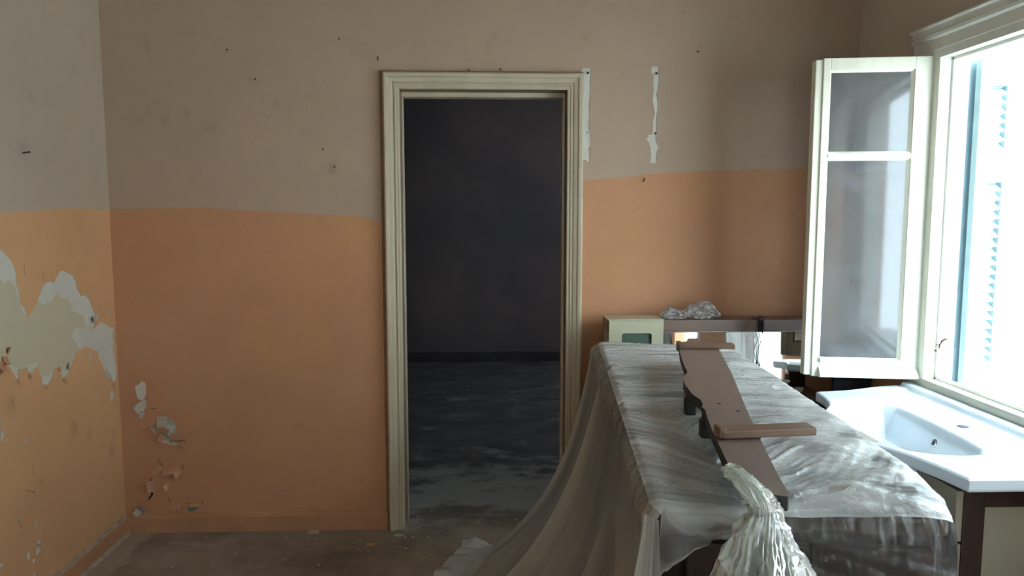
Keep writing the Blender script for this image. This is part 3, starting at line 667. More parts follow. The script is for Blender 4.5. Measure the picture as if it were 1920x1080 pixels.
ms = .66+.12*vn(lng*6, T_*2, 38)+.25*np.clip(fold, -.5, .5)+.15*sstep(.6, 1, T_); ms = ms*(1-.35*np.exp(-(T_/.05)**2)*(.5+.5*vn(lng*70, T_*8, 39)))
mil += list(np.clip(ms, .3, .92)[:, ::-1].ravel())
# right side hanging a short way
nr = 30
T, Vs = np.meshgrid(np.linspace(0, 1, nr), v1, indexing='xy'); rx, ry = plan(np.ones(nv), v1)
Xr = rx[:, None]+.006*sstep(0, .1, T)+(.004+.02*T)*(.6+vn(Vs*22, T*1.2, 41)); Yr = ry[:, None]+0*T; Zr = CT-.004-T*.55
Zr[:, 0] = Z[:, -1]; Xr[:, 0] = X[:, -1]
mbS = gridmb(Xr, Yr, Zr, mbS); mil += list(np.clip(.45+.2*vn(Vs*15, T*3, 42), .2, .8).ravel())
# far end
T, Us = np.meshgrid(np.linspace(0, 1, 20), np.linspace(0, 1, nu), indexing='xy'); fx, fy = plan(np.linspace(0, 1, nu), np.ones(nu))
Zf = CT-.006-T*.6; Zf[:, 0] = Z[-1, :]
gridmb(fx[:, None]+0*T, fy[:, None]+.004+.012*np.abs(vn(Us*14, T*2, 43)), Zf, mbS); mil += list(np.full(T.size, .6))
# front right: clear, taut, hanging over the dark face
T, Us = np.meshgrid(np.linspace(0, 1, 110), np.linspace(0, 1, nu), indexing='xy'); fx, fy = X[0, :].copy(), Y[0, :].copy()
fr_u = np.linspace(0, 1, nu)
star = np.exp(-((Us-.33)/.1)**2)
rad = np.arctan2(T*.95+.02, Us*.54-.10)
pl = ridge(rad*9, 0*T, 51, 3)+.7*ridge(rad*21, T*1.0, 52, 3)
Yr = fy[:, None]-.004-.010*sstep(0, .06, T)-.020*T-.016*pl*sstep(0, .2, T)-.008*np.abs(vn(Us*45, T*6, 53))*np.exp(-(T/.04)**1.3)
Zr = CT-.006-T*.80; Zr[:, 0] = Z[0, :]; Yr[:, 0] = Y[0, :]
keep = Us[:, 0] > .36
gi = np.where(keep)[0]
gridmb((fx[:, None]+0*T)[gi], Yr[gi], Zr[gi], mbS)
mf = .015+.14*ridge(rad*7, 0*T, 51, 14)+.10*ridge(rad*21, T, 52, 14)+.45*np.exp(-(T/.035)**1.5)*np.clip(ridge(Us*31+T*9, T*7, 54, 9)+.5*ridge(Us*67-T*12, T*7, 55, 9), 0, 1)  # edge glints and highlight streaks put into the milkiness
mil += list(np.clip(mf, .04, .85)[gi].ravel())
tag(mk('drape', mbS, M['poly'], sheet, smooth=True, attrs=mil), 'milky wrinkled main sheet, clearer over the front right')

# flap pulled from the near left corner towards the knot
ns, nq = 90, 60
A, B_ = np.meshgrid(np.linspace(0, 1, ns), np.linspace(0, 1, nq), indexing='ij')
ui = np.clip(A[:, 0]*.36, 0, 1)*(nu-1); fx = np.interp(ui, np.arange(nu), X[0, :])[:, None]; fy = np.interp(ui, np.arange(nu), Y[0, :])[:, None]; zt = np.interp(ui, np.arange(nu), Z[0, :])[:, None]
drop = np.interp(A[:, 0], [0, .03, .15, .4, .7, .9, 1], [.120, .118, .10, .060, .030, .012, .01])[:, None]
plf = vn(A*3+B_*1.5, B_*1.6, 61)+.5*ridge(A*5-B_*3, B_*1.5, 62, 4)
Xf = fx-.015*B_*(1-A); Yf = fy-.014*np.sin(pi*.5*np.clip(B_*3, 0, 1))-.016*plf*B_-.003*np.abs(vn(A*60, B_*2, 64))*np.exp(-(B_/.2)**2)*(B_ > 0)
Zf = zt-B_*drop+.004*vn(A*20, B_*3, 63)*B_
mf = np.clip(.20+.22*sstep(.9, 1, B_)+.22*ridge(A*5-B_*3, B_*1.5, 62, 5)+.5*np.exp(-(B_/.25)**2), .1, .85)
mk('front_flap', gridmb(Xf, Yf, Zf), M['poly'], sheet, smooth=True, attrs=mf.ravel())
# side curtain hanging off the near left corner
A, B_ = np.meshgrid(np.linspace(0, 1, 50), np.linspace(0, 1, 90), indexing='ij')
cx = NL.x-.012+(-.0+.02)*A-(.29*B_**1.2)*(1-A)*.9+.02*B_; cy = NL.y+.02-.03*A-(.10+.10*A)*B_**1.1
cx = cx+.03*B_*vn(A*5, B_*1.3, 71); cy = cy-.03*B_*(vn(A*6, B_*1.2, 72)+ridge(A*4+B_, 0*B_, 73, 3)*.6)
cz = CT-.006-(CT-.02)*B_
mf = np.clip(.34+.35*ridge(A*3+B_*.6, 0*B_, 73, 6)+.12*vn(A*5, B_*2, 74), .2, .8)
mk('side_fold', gridmb(cx, cy, cz), M['poly'], sheet, smooth=True, attrs=mf.ravel())

# twisted bunch thrown over the board's end, fanning out below
pth = [(onz(1357, 882, 1.105), .007, .007, 0), (onz(1368, 884, 1.102), .013, .012, .2), (onz(1385, 893, 1.098), .015, .013, .6), (onz(1405, 913, 1.085), .017, .013, 1.0), (onz(1425, 938, 1.065), .020, .014, 1.4), (ony(1433, 962, 1.235), .030, .014, 1.7), (ony(1432, 992, 1.215), .044, .016, 1.8), (ony(1430, 1030, 1.20), .062, .020, 1.8), (ony(1430, 1080, 1.19), .082, .024, 1.8), (ony(1428, 1180, 1.18), .115, .03, 1.8), (ony(1424, 1400, 1.17), .15, .04, 1.8), (ony(1420, 1900, 1.16), .17, .05, 1.8)]
ts = np.linspace(0, len(pth)-1, 240); idx = np.arange(len(pth))
P_ = np.array([list(p[0]) for p in pth]); cxx = [np.interp(ts, idx, P_[:, i]) for i in range(3)]
def smooth1(a, k=9):
    pad = np.pad(a, k, mode='edge'); ker = np.hanning(2*k+1); ker /= ker.sum(); return np.convolve(pad, ker, 'same')[k:-k]
cxx = [smooth1(a) for a in cxx]; ra = smooth1(np.interp(ts, idx, [p[1] for p in pth])); rb = smooth1(np.interp(ts, idx, [p[2] for p in pth])); tw = np.interp(ts, idx, [p[3] for p in pth])
cen = np.stack(cxx, 1); tan_ = np.gradient(cen, axis=0); tan_ /= np.linalg.norm(tan_, axis=1)[:, None]
side = np.cross(tan_, np.array([0, -1, .25])); side /= np.linalg.norm(side, axis=1)[:, None]
nrm = np.cross(side, tan_)
th = np.linspace(0, 2*pi, 181)[None, :]; tt = ts[:, None]
ph = th+.35*tw[:, None]
flute = .95+.30*(ridge(ph*3.7, tt*.35, 81, 3)-.4)+.22*(ridge(ph*8.1+.2*tt, tt*.6, 82, 3)-.4)+.14*(ridge(ph*17, tt*1.0, 83, 2)-.4)+.05*vn(th*9, tt*3.0, 84)
flute = flute*(1-np.exp(-((th-2*pi)/.12)**2))+flute[:, :1]*np.exp(-((th-2*pi)/.12)**2)
endc = sstep(0, .35, ts)[:, None]**.5
r1 = ra[:, None]*flute*endc; r2 = rb[:, None]*flute*endc
pos = cen[:, None, :]+side[:, None, :]*(np.cos(th)*r1)[:, :, None]+nrm[:, None, :]*(np.sin(th)*r2)[:, :, None]
mk('twisted_bunch', gridmb(pos[:, :, 0], pos[:, :, 1], pos[:, :, 2]), M['polyknot'], sheet, smooth=True,
   attrs=np.clip((.64-.40*sstep(4.0, 7.5, tt))+.6*(flute-.95), .08, .8).ravel())

# ------------------------------------------------------------------ scalloped board with battens lying on the sheet
pn = Vector((0, -.0165, 1)).normalized(); p0 = Vector((.5, 1.257, 1.066))
def PB(x, y): return onpl(x, y, p0, pn)
ou = [(1273, 646), (1268, 642), (1287, 640), (1290, 634), (1308, 634), (1312, 638), (1340, 641), (1348, 655), (1372, 700), (1400, 768), (1430, 832), (1460, 893), (1480, 926), (1477, 931), (1437, 926), (1425, 920), (1415, 908), (1406, 893), (1396, 886), (1380, 884), (1366, 872), (1352, 842), (1335, 806), (1326, 782), (1322, 768), (1316, 763), (1318, 757), (1314, 750), (1298, 739), (1285, 722), (1281, 712), (1283, 705), (1289, 697), (1283, 686), (1275, 662)]
op = [PB(*p) for p in ou]
M['board_edge'] = simple('black_board_edge', (.022, .02, .02), .6)  # sides and underside near black, far darker than the top face
board = thing('scalloped_board', 'long brown scalloped wooden board with battens, lying on the plastic sheet', 'board', (.62, 1.9, 1.03))
bmx = MB(); n = len(op); up = [p for p in op]; lo_ = [p-Vector((0, 0, .026)) for p in op]
bmx.add(up, [tuple(range(n))][::1], 0)
bmx.add(lo_, [tuple(range(n-1, -1, -1))], 1)
bmx.add(up+lo_, [(i, n+i, n+(i+1) % n, (i+1) % n) for i in range(n)], 1)
bo = mk('panel', bmx, [M['plank'], M['board_edge']], board)
bm = bmesh.new(); bm.from_mesh(bo.data); bmesh.ops.remove_doubles(bm, verts=bm.verts[:], dist=1e-5); bmesh.ops.recalc_face_normals(bm, faces=bm.faces[:])
bmesh.ops.triangulate(bm, faces=[f for f in bm.faces if len(f.verts) > 4]); bm.to_mesh(bo.data); bm.free()
def batten(a, b_, wpx, th_, lift):
    A_ = PB(*a)+Vector((0, 0, lift)); C_ = PB(*b_)+Vector((0, 0, lift)); d = (C_-A_).normalized(); s2 = Vector((-d.y, d.x, 0)).normalized()
    m4 = Matrix((( d.x, s2.x, 0, A_.x), (d.y, s2.y, 0, A_.y), (d.z, s2.z, 1, A_.z), (0, 0, 0, 1)))
    L_ = (C_-A_).length
    t = MB().box(0, L_, 0, wpx, -th_, 0, .004, mat=m4)
    t.box(-.006, .010, .002, wpx*.8, -th_+.002, .006, .003, mat=m4); return t
mk('batten', batten((1274, 655), (1379, 656), .05, .016, .017), M['barwood'], board)
mk('batten', batten((1355, 826), (1532, 819), .045, .018, .020), M['barwood'], board)
for (a, b_) in (((1283, 690), .03), ((1283, 728), .03), ((1312, 768), .03), ((1430, 915), .022), ((1335, 650), .03)):
    c_ = PB(*a)+Vector((.022, 0, 0))
    mk('block', MB().box(c_.x-.020, c_.x+.008, c_.y-.016, c_.y+.016, CT+.014, c_.z-.024, .006), M['blackend'], board)
for (x, y) in ((1348, 757), (1384, 771), (1432, 813)):
    c_ = PB(x, y); mk('nail_hole', MB().box(c_.x-.004, c_.x+.004, c_.y-.003, c_.y+.003, c_.z, c_.z+.0012), M['crack'], board)

# ------------------------------------------------------------------ washbasin and vanity
SZ = .825
front = [(1.318, 1.945), (1.300, 2.06), (1.272, 2.16), (1.225, 2.26), (1.200, 2.36), (1.194, 2.45), (1.200, 2.54), (1.222, 2.62), (1.255, 2.68), (1.295, 2.735), (1.322, 2.80), (1.335, 2.87), (1.342, 2.945)]
fyy = [p[1] for p in front]; fxx = [p[0] for p in front]
basin_poly = [(1.226, 2.40), (1.230, 2.30), (1.252, 2.235), (1.290, 2.192), (1.345, 2.158), (1.42, 2.140), (1.50, 2.145), (1.528, 2.20), (1.542, 2.32), (1.548, 2.45), (1.548, 2.60), (1.538, 2.70), (1.500, 2.742), (1.43, 2.715), (1.34, 2.665), (1.265, 2.59), (1.235, 2.50)]
nb, na = 190, 110
b1 = np.linspace(0, 1, nb); a1 = np.linspace(0, 1, na)
AA, BB = np.meshgrid(a1, b1)
Yc = 1.945+(2.95-1.945)*BB
xf = np.interp(Yc, fyy, fxx); xf = np.stack([smooth1(xf[:, j], 6) for j in range(na)], 1)
Xc = xf+(1.772-xf)*AA
Yc = Yc+.16*np.clip(Xc-1.34, 0, 1)*sstep(.6, 1, BB)+.03*np.clip((Xc-1.42)/.3, 0, 1)*sstep(.4, 0, BB)*0
def sdist(X, Y, poly):
    d = np.full(X.shape, 9.0); inside = np.zeros(X.shape, bool); n = len(poly)
    for i in range(n):
        ax, ay = poly[i]; bx, by = poly[(i+1) % n]; ex_, ey_ = bx-ax, by-ay
        t = np.clip(((X-ax)*ex_+(Y-ay)*ey_)/(ex_**2+ey_**2), 0, 1); d = np.minimum(d, np.hypot(X-ax-t*ex_, Y-ay-t*ey_))
        cnd = ((ay > Y) != (by > Y)) & (X < (bx-ax)*(Y-ay)/(by-ay+1e-12)+ax); inside ^= cnd
    return np.where(inside, d, -d)
sd = sdist(Xc, Yc, basin_poly)
# steep wall on the window side, long shallow slope from the far-left end
farw = sstep(2.35, 2.74, Yc)*sstep(1.52, 1.35, Xc)
steep = .055+.10*farw
Zc = SZ-.115*sstep(0, 1, np.clip((sd+.004)/steep, 0, 1)*.97)*(sd > -.004)
Zc += .022*sstep(1.712, 1.728, Xc)+.010*sstep(2.93, 2.965, Yc)*sstep(1.45, 1.65, Xc)*sstep(1.73, 1.70, Xc)
edge = np.minimum(np.minimum(AA*.55, (1-AA)*.55), np.minimum(BB, 1-BB))
Zc -= .006*(1-sstep(0, .008, edge))
mb = gridmb(Xc, Yc, Zc)
# skirt
ring = [(i, 0) for i in range(nb)]+[(nb-1, j) for j in range(1, na)]+[(i, na-1) for i in range(nb-2, -1, -1)]+[(0, j) for j in range(na-2, 0, -1)]
vs = []; 
for k in range(4):
    for i, j in ring:
        zt_ = Zc[i, j]; cxm, cym = 1.5, 2.45; ins = (0, .0, .004, .02)[k]
        vx = Xc[i, j]; vy = Yc[i, j]; zz_ = (zt_, SZ-.030, SZ-.037, SZ-.040)[k]
        vs.append((vx+(cxm-vx)*ins, vy+(cym-vy)*ins*.5, zz_))
n = len(ring); o = len(mb.v); mb.v += [tuple(map(float, v)) for v in vs]
for k in range(3):
    for i in range(n): mb.f.append((o+k*n+i, o+k*n+(i+1) % n, o+(k+1)*n+(i+1) % n, o+(k+1)*n+i)); mb.mi.append(0)
sink = thing('washbasin', 'white ceramic washbasin with curved front and tap hole, below the window', 'washbasin', (1.5, 2.45, SZ-.04))
mk('basin', mb, M['ceramic'], sink, smooth=True)
def disc(c, nrm_, r0, r1, th_, n=24, r_in=0):
    nrm_ = Vector(nrm_).normalized(); a = nrm_.orthogonal().normalized(); b = nrm_.cross(a); vs = []; fs = []
    rr = [(r0, 0), (r1, th_), (r_in, th_)] if r_in else [(r0, 0), (r1, th_)]
    for r_, h_ in rr:
        for k in range(n): vs.append(Vector(c)+nrm_*h_+(a*cos(2*pi*k/n)+b*sin(2*pi*k/n))*r_)
    for q_ in range(len(rr)-1):
        for k in range(n): fs.append((q_*n+k, q_*n+(k+1) % n, (q_+1)*n+(k+1) % n, (q_+1)*n+k))
    if not r_in: fs.append(tuple(n*(len(rr)-1)+k for k in range(n)))
    return MB().add(vs, fs)
tp = onz(1805, 800, SZ)
mk('tap_hole', disc((tp.x, tp.y, SZ), (0, 0, 1), .019, .0175, .0015), M['holedark'], sink)
# overflow sits on the steep window-side wall of the bowl: find it on the surface
oy = 2.44; j0 = int(np.argmin(abs(b1*(2.95-1.945)+1.945-oy))); col_ = np.where((Zc[j0] < SZ-.045) & (Xc[j0] > 1.45))[0]; jj = col_[-1]
ov = Vector((Xc[j0, jj], Yc[j0, jj], Zc[j0, jj])); tX = Vector((Xc[j0, jj+2]-Xc[j0, jj-2], 0, Zc[j0, jj+2]-Zc[j0, jj-2])).normalized(); on = Vector((-tX.z, 0, tX.x))
mk('overflow_ring', disc(ov-on*.002, on, .0155, .014, .005, r_in=.010), M['chrome'], sink, smooth=True)
mk('overflow_hole', disc(ov-on*.001, on, .0105, .0105, .003), M['holedark'], sink)

van = thing('vanity_unit', 'dark brown vanity cabinet with cream panels under the washbasin', 'cabinet', (1.55, 2.45, 0))
VX0, VX1, VY0, VY1 = 1.345, 1.765, 2.0, 2.93; VZ = SZ-.042
mb = MB().box(VX0, VX0+.062, VY0, VY0+.022, .10, VZ, .002).box(VX1-.06, VX1, VY0, VY0+.022, .10, VZ, .002).box(VX0+.062, VX1-.06, VY0, VY0+.022, VZ-.062, VZ, .002).box(VX0+.062, VX1-.06, VY0, VY0+.022, .10, .16, .002)
mk('end_frame', mb, M['darkwood'], van)
mk('end_panel', MB().box(VX0+.06, VX1-.058, VY0+.006, VY0+.016, .155, VZ-.058), M['beigelow'], van)
mk('carcass', MB().box(VX0+.004, VX1, VY0+.022, VY1, .10, .69, .002).box(VX0+.004, VX1, VY1-.02, VY1, .69, VZ), M['darkwood'], van)
mk('plinth', MB().box(VX0+.04, VX1-.02, VY0+.04, VY1-.03, 0, .10), M['blackend'], van)
for y0, y1 in ((VY0, VY0+.46), (VY0+.465, VY1)):
    for z0, z1 in ((.62, VZ-.015), (.11, .612)):
        d_ = mk('drawer' if z0 > .5 else 'door', MB().box(VX0-.02, VX0+.002, y0+.004, y1-.003, z0, z1, .003), M['beigelow'], van)
        hz = z1-.045
        mk('handle', MB().tube([(VX0-.02, (y0+y1)/2-.06, hz), (VX0-.038, (y0+y1)/2-.06, hz), (VX0-.038, (y0+y1)/2+.06, hz), (VX0-.02, (y0+y1)/2+.06, hz)], .005, 8), M['steel'], d_)

# ------------------------------------------------------------------ mirror unit against the back wall
MY = 3.46
mu_ = thing('mirror_cabinet', 'brown and cream bathroom mirror unit with a lit mirror, behind the sideboard', 'mirror', (1.05, 3.5, .70))
a = ony(1245, 600, 3.40); b_ = ony(1512, 622, 3.40)
ctop = ony(1300, 600, 3.40).z; cbot = ony(1300, 621.5, 3.40).z
RXE = ony(1506, 600, 3.40).x+.06
mk('canopy', MB().box(ony(1141, 600, 3.40).x-.005, RXE, 3.402, 3.53, cbot, ctop-.001, .003), M['canopy'], mu_)
mk('canopy_lip', MB().box(ony(1246, 622, 3.40).x, RXE, 3.408, 3.52, cbot-.006, cbot, .001), M['steel'], mu_)
# mirror leans back a few degrees
ML = R(4.6); mzt = cbot-.008; mzb = .735
xm = ony(1366, 650, 3.47).x; x0, x1 = ony(1246, 640, 3.45).x, ony(1500, 660, 3.45).x+.02
def mirror_leaf(xa, xb, yaw):
    def MI(x, z, d): return Vector((xa+(x-xa)*cos(yaw), 3.49+(z-mzb)*tan(ML)-(x-xa)*sin(yaw)+d, z))
    mk('mirror_glass', MB().add([MI(xa, mzb, 0), MI(xb, mzb, 0), MI(xb, mzt, 0), MI(xa, mzt, 0), MI(xa, mzb, .006), MI(xb, mzb, .006), MI(xb, mzt, .006), MI(xa, mzt, .006)], [(0, 1, 2, 3), (5, 4, 7, 6), (0, 4, 5, 1), (1, 5, 6, 2), (2, 6, 7, 3), (3, 7, 4, 0)]), M['mirror'], mu_)
mirror_leaf(x0, xm-.003, 0); mirror_leaf(xm, x1, R(15.5))
mk('backboard', MB().box(ony(1137, 606, 3.45).x, RXE, 3.53, 3.545, .70, ctop-.004, .002), M['canopy'], mu_)
# cream upright and foot at the mirror's right end
xr0 = ony(1497, 700, 3.42).x
mk('upright', MB().prism([(ony(1491, 675, 3.42).x, ony(1491, 675, 3.42).z), (ony(1498, 675, 3.42).x, ony(1498, 675, 3.42).z), (ony(1508, 716, 3.42).x, ony(1505, 730, 3.42).z), (ony(1500, 740, 3.42).x, ony(1500, 738, 3.42).z), (ony(1490, 728, 3.42).x, ony(1490, 728, 3.42).z), (ony(1498, 712, 3.42).x, ony(1498, 712, 3.42).z)], lambda u, v, d: (u, d, v), 3.42, 3.45, .003), M['beige'], mu_)
zsh = ony(1470, 712, 3.42).z
mk('shelf', MB().box(ony(1150, 700, 3.42).x, ony(1500, 712, 3.42).x, 3.415, 3.53, zsh-.014, zsh, .004), M['beige'], mu_)
# cream side box with a rounded window
bx0, bx1 = ony(1142.5, 600, 3.38).x, ony(1244.5, 600, 3.38).x; bz1 = ony(1200, 601, 3.38).z
rx0, rx1, rz1 = ony(1166, 630, 3.38).x, ony(1222, 630, 3.38).x, ony(1190, 625, 3.38).z; rz0 = rz1-.16
def rrect(x0, x1, z0, z1, r_, n=5):
    out = []
    for cx, cz, a0 in ((x1-r_, z1-r_, 0), (x0+r_, z1-r_, 90), (x0+r_, z0+r_, 180), (x1-r_, z0+r_, 270)):
        for k in range(n+1): t = R(a0+90*k/n); out.append((cx+r_*cos(t), cz+r_*sin(t)))
    return out
rr_ = rrect(rx0, rx1, rz0, rz1, .012)
face = film_wall([(bx0, .72), (bx1, .72), (bx1, bz1), (bx0, bz1)], [], [rr_], lambda u, v, d: (u, 3.38+d, v), .012, 0)
mk('cream_front', face, M['beige'], mu_)
mk('cream_sides', MB().box(bx0, bx0+.01, 3.382, 3.53, .72, bz1).box(bx1-.01, bx1, 3.382, 3.53, .72, bz1).box(bx0, bx1, 3.395, 3.53, .70, .72), M['beige'], mu_)
mk('cream_top_lip', MB().box(bx0-.008, bx1+.001, 3.374, 3.53, bz1, bz1+.006, .002), M['beige'], mu_)
mk('dark_pane', patch(rr_, [], lambda u, v, d: (u, 3.38+d, v), .011), [M['greenglass']], mu_)

# chest carrying the mirror unit
chx0, chx1 = .52, ony(1548, 720, 3.36).x
ch = thing('low_chest', 'brown low chest under the mirror unit against the back wall', 'chest', ((chx0+chx1)/2, 3.45, 0))
M['chest'] = wood('brown_chest_veneer', (.17, .10, .075), (.13, .075, .055), .5, (1.2, 12, 12))
mk('carcass', MB().box(chx0, chx1, 3.34, 3.58, .05, .70, .003), M['chest'], ch)
mk('plinth', MB().box(chx0+.02, chx1-.02, 3.36, 3.57, 0, .05), M['blackend'], ch)
for i in range(3):
    xa = chx0+.01+i*(chx1-chx0-.02)/3; xb = xa+(chx1-chx0-.02)/3-.006
    d_ = mk('door', MB().box(xa, xb, 3.325, 3.34, .07, .69, .003), M['chest'], ch)
    mk('knob', MB().tube([((xa+xb)/2, 3.325, .6), ((xa+xb)/2, 3.305, .6)], [.007, .011], 10), M['steel'], d_)
nb_ = thing('blue_black_panel', 'dark blue-black panel standing behind the washbasin end', 'board', (1.66, 3.4, 0))
mk('panel', MB().box(chx1+.01, 1.755, 3.30, 3.325, 0, .80, .003), M['navy'], nb_)  # upright dark panel filling the gap behind the basin
mk('edge_strip', MB().box(chx1+.01, 1.755, 3.298, 3.327, .785, .80, .001), M['blackend'], nb_)

# crumpled clear wrap on the canopy
def crumple(name, label, x0, x1, y0, y1, z0, hf, seed):
    A, B2 = np.meshgrid(np.linspace(0, 1, 90), np.linspace(0, 2*pi, 72), indexing='ij')
    hh = np.interp(A[:, 0], np.linspace(0, 1, len(hf)), hf)[:, None]
    rr = .62+.42*ridge(A*8, B2*1.3, seed, 2)+.22*vn(A*17, B2*2.6, seed+1)+.06*vn(A*36, B2*6, seed+2)
    rr[:, -1] = rr[:, 0]
    end = np.sin(pi*np.clip(A, .012, .988))**.25
    Xw = x0+(x1-x0)*A+.006*vn(A*14, B2*2, seed+3); Yw = (y0+y1)/2+(y1-y0)/2*np.cos(B2)*rr*end; Zw = z0+np.maximum(hh*.5*(1+np.sin(B2)*rr*1.15)*end, .0005)
    Xw[:, -1] = Xw[:, 0]; Yw[:, -1] = Yw[:, 0]; Zw[:, -1] = Zw[:, 0]
    o = mk(name, gridmb(Xw, Yw, Zw), M['wrap'], smooth=False, loc=(float((x0+x1)/2), float((y0+y1)/2), float(z0)), attrs=np.clip(.13+.28*ridge(A*16, B2*3, seed+5, 4), .05, .6).ravel())
    tag(o, label, 'plastic wrap'); return o
wz = ctop
crumple('crumpled_wrap', 'crumpled clear plastic wrap lying on top of the brown mirror canopy', ony(1238, 598, 3.46).x, ony(1350, 598, 3.46).x, 3.41, 3.50, wz+.001, [.03, .066, .056, .036, .042, .06, .072, .082, .078, .06, .04], 91)

# black cable bundle over the canopy, its loop hanging before the mirror
cp = ony(1427, 600, 3.39)
cb = thing('cable_loop', 'knotted thin black cable hanging over the mirror canopy', 'cable', (cp.x, 3.40, .95))
kn = MB()
for k in range(7):
    rr = random.Random(k); pts = []
    for t in np.linspace(0, 2*pi, 22):
        pts.append((cp.x+.009*sin(t+k)+rr.uniform(-.002, .002), 3.388+.006*cos(t*2+k), ctop-.022-.002*k+(.018+.002*k)*cos(t)+rr.uniform(-.001, .001)))
    kn.tube(pts, .0015, 5)
kn.tube([(cp.x+.012*cos(t), 3.392+.006*sin(t), ctop+.004+.011*sin(t)) for t in np.linspace(0, 2*pi, 16)], .003, 6)
kn.tube([(cp.x-.03, 3.42, ctop+.003), (cp.x-.01, 3.40, ctop+.005), (cp.x, 3.392, ctop-.005)], .002, 5)
mk('knot', kn, M['cable'], cb)
z0, z1 = ctop-.05, ony(1425, 684, 3.40).z
for s_ in (-1, 1):
    pts = [(cp.x+s_*.012*abs(cos(3.0*pi*.5*t))*(1-.2*t)+.004*sin(6*t), 3.392+.004*sin(5*t+s_), z0+(z1-z0)*t) for t in np.linspace(0, 1, 24)]
    mk('strand', MB().tube(pts, .0014, 5), M['cable'], cb)
mk('plug_end', MB().tube([(cp.x, 3.392, z1+.004), (cp.x, 3.392, z1-.012)], [.003, .004], 6), M['cable'], cb)

# ------------------------------------------------------------------ curled paint flakes (parts of the walls)
def flake(parent, c, wx, wz, seed, lift=.014, fnn=None, mat=None, roll=0, curl=1.0):
    rr = random.Random(seed); n1, n2 = 7, 5; vs = []; fs = []
    jl = [rr.uniform(.75, 1.15) for _ in range(n1)]; je = [rr.uniform(-.12, .12) for _ in range(n1)]
    for th_ in (0, .0012):
        for i in range(n1):
            for j in range(n2):
                a = (i/(n1-1)-.5)*wx*(1-.25*(j/(n2-1))); t = j/(n2-1)*jl[i]; b2 = wz*(math.sin(t*1.35*curl)/curl) ; d = lift*(1-math.cos(t*1.35*curl))/(1-math.cos(1.35))+wx*.06*je[i]*t+.0008
                ca, sa = cos(roll), sin(roll); vs.append(fnn(c[0]+a*ca-b2*sa, c[1]+a*sa+b2*ca, -(d+th_)))
    o = n1*n2
    for i in range(n1-1):
        for j in range(n2-1):
            q = (i*n2+j, (i+1)*n2+j, (i+1)*n2+j+1, i*n2+j+1); fs.append(q); fs.append(tuple(o+k for k in q[::-1]))
    bd = [(i, 0) for i in range(n1)]+[(n1-1, j) for j in range(1, n2)]+[(i, n2-1) for i in range(n1-2, -1, -1)]+[(0, j) for j in range(n2-2, 0, -1)]
    for k in range(len(bd)):
        a, b2 = bd[k], bd[(k+1) % len(bd)]; A2, B2 = a[0]*n2+a[1], b2[0]*n2+b2[1]; fs.append((A2, B2, o+B2, o+A2))
    return mk('paint_flake', MB().add(vs, fs), mat, parent)
OR, PL = M['flake_o'], M['flake']
for i, (x, y, a, b2, lift, roll, mt) in enumerate([
    (965, 135, .045, .034, .020, 3.3, PL), (990, 200, .030, .055, .016, 2.7, OR), (1030, 180, .02, .035, .018, .3, PL), (905, 215, .035, .028, .022, -.9, PL),
    (975, 262, .042, .034, .022, -.5, PL), (1040, 288, .038, .020, .020, .1, PL), (1085, 285, .038, .018, .020, .2, OR), (1125, 305, .03, .026, .018, .9, OR), (1050, 215, .02, .02, .016, 1.6, PL),
    (920, 88, .022, .010, .014, 0, PL), (870, 40, .02, .03, .014, 2.0, PL), (850, 100, .02, .024, .012, 3.0, PL), (1020, 430, .075, .030, .010, 3.14, OR), (1075, 445, .02, .035, .010, 2.6, OR),
    (925, 545, .055, .030, .014, 1.57, OR), (1040, 640, .055, .026, .010, 3.3, OR), (1160, 648, .055, .010, .010, 3.14, OR), (830, 690, .03, .018, .012, 2.4, PL), (965, 430, .022, .04, .009, 2.2, OR), (1010, 545, .03, .018, .008, 1.9, OR)]):
    flake(wb, B6(x, y), a*1.15, b2*1.25, 300+i, lift*1.7, FB, mt, roll)
for i, (x, y, a, b2, lift, roll, mt) in enumerate([
    (30, 770, .03, .03, .02, 3.0, OR), (5, 800, .05, .04, .03, 2.8, OR), (405, 905, .022, .024, .014, 3.1, OR), (440, 820, .018, .03, .012, 2.2, PL), (285, 950, .02, .016, .012, 3.1, OR), (110, 915, .018, .02, .010, 3.1, OR),
    (720, 935, .02, .03, .012, 2.6, OR), (662, 860, .03, .045, .014, -2.6, PL), (607, 540, .03, .05, .012, 1.3, PL), (185, 880, .018, .018, .010, 3.0, OR), (60, 740, .024, .024, .014, 1.0, OR), (725, 660, .02, .055, .012, -1.5, OR), (370, 840, .02, .016, .01, 3.1, OR)]):
    flake(wl, Z5(x, y), a, b2, 400+i, lift, FL, mt, roll)

# cracks and scrape marks in the paint (thin grooves)
def scratch(parent, pts, fnn, w_=.0018):
    pts = jag(pts, .10, 1, 9)[:-1]
    mb = MB(); n = len(pts)
    for i in range(n-1):
        a, b2 = pts[i], pts[i+1]; l = math.hypot(b2[0]-a[0], b2[1]-a[1]) or 1; nx, ny = -(b2[1]-a[1])/l*w_/2, (b2[0]-a[0])/l*w_/2
        mb.add([fnn(a[0]-nx, a[1]-ny, -.0006), fnn(b2[0]-nx, b2[1]-ny, -.0006), fnn(b2[0]+nx, b2[1]+ny, -.0006), fnn(a[0]+nx, a[1]+ny, -.0006)], [(0, 1, 2, 3)])
    return mk('crack', mb, M['crack'], parent)
for pts in ([(152, 190), (153, 255)], [(268, 225), (275, 300)], [(632, 440), (633, 470)], [(706, 515), (707, 550)]): scratch(wl, [Z5(*p) for p in pts], FL)
for pts in ([(75, 15), (78, 68)], [(200, 400), (196, 470)], [(155, 570), (205, 578), (203, 602)], [(110, 735), (118, 760), (132, 790)], [(576, 805), (575, 830)], [(310, 650), (308, 660)]): scratch(wl, [Z6(*p) for p in pts], FL)
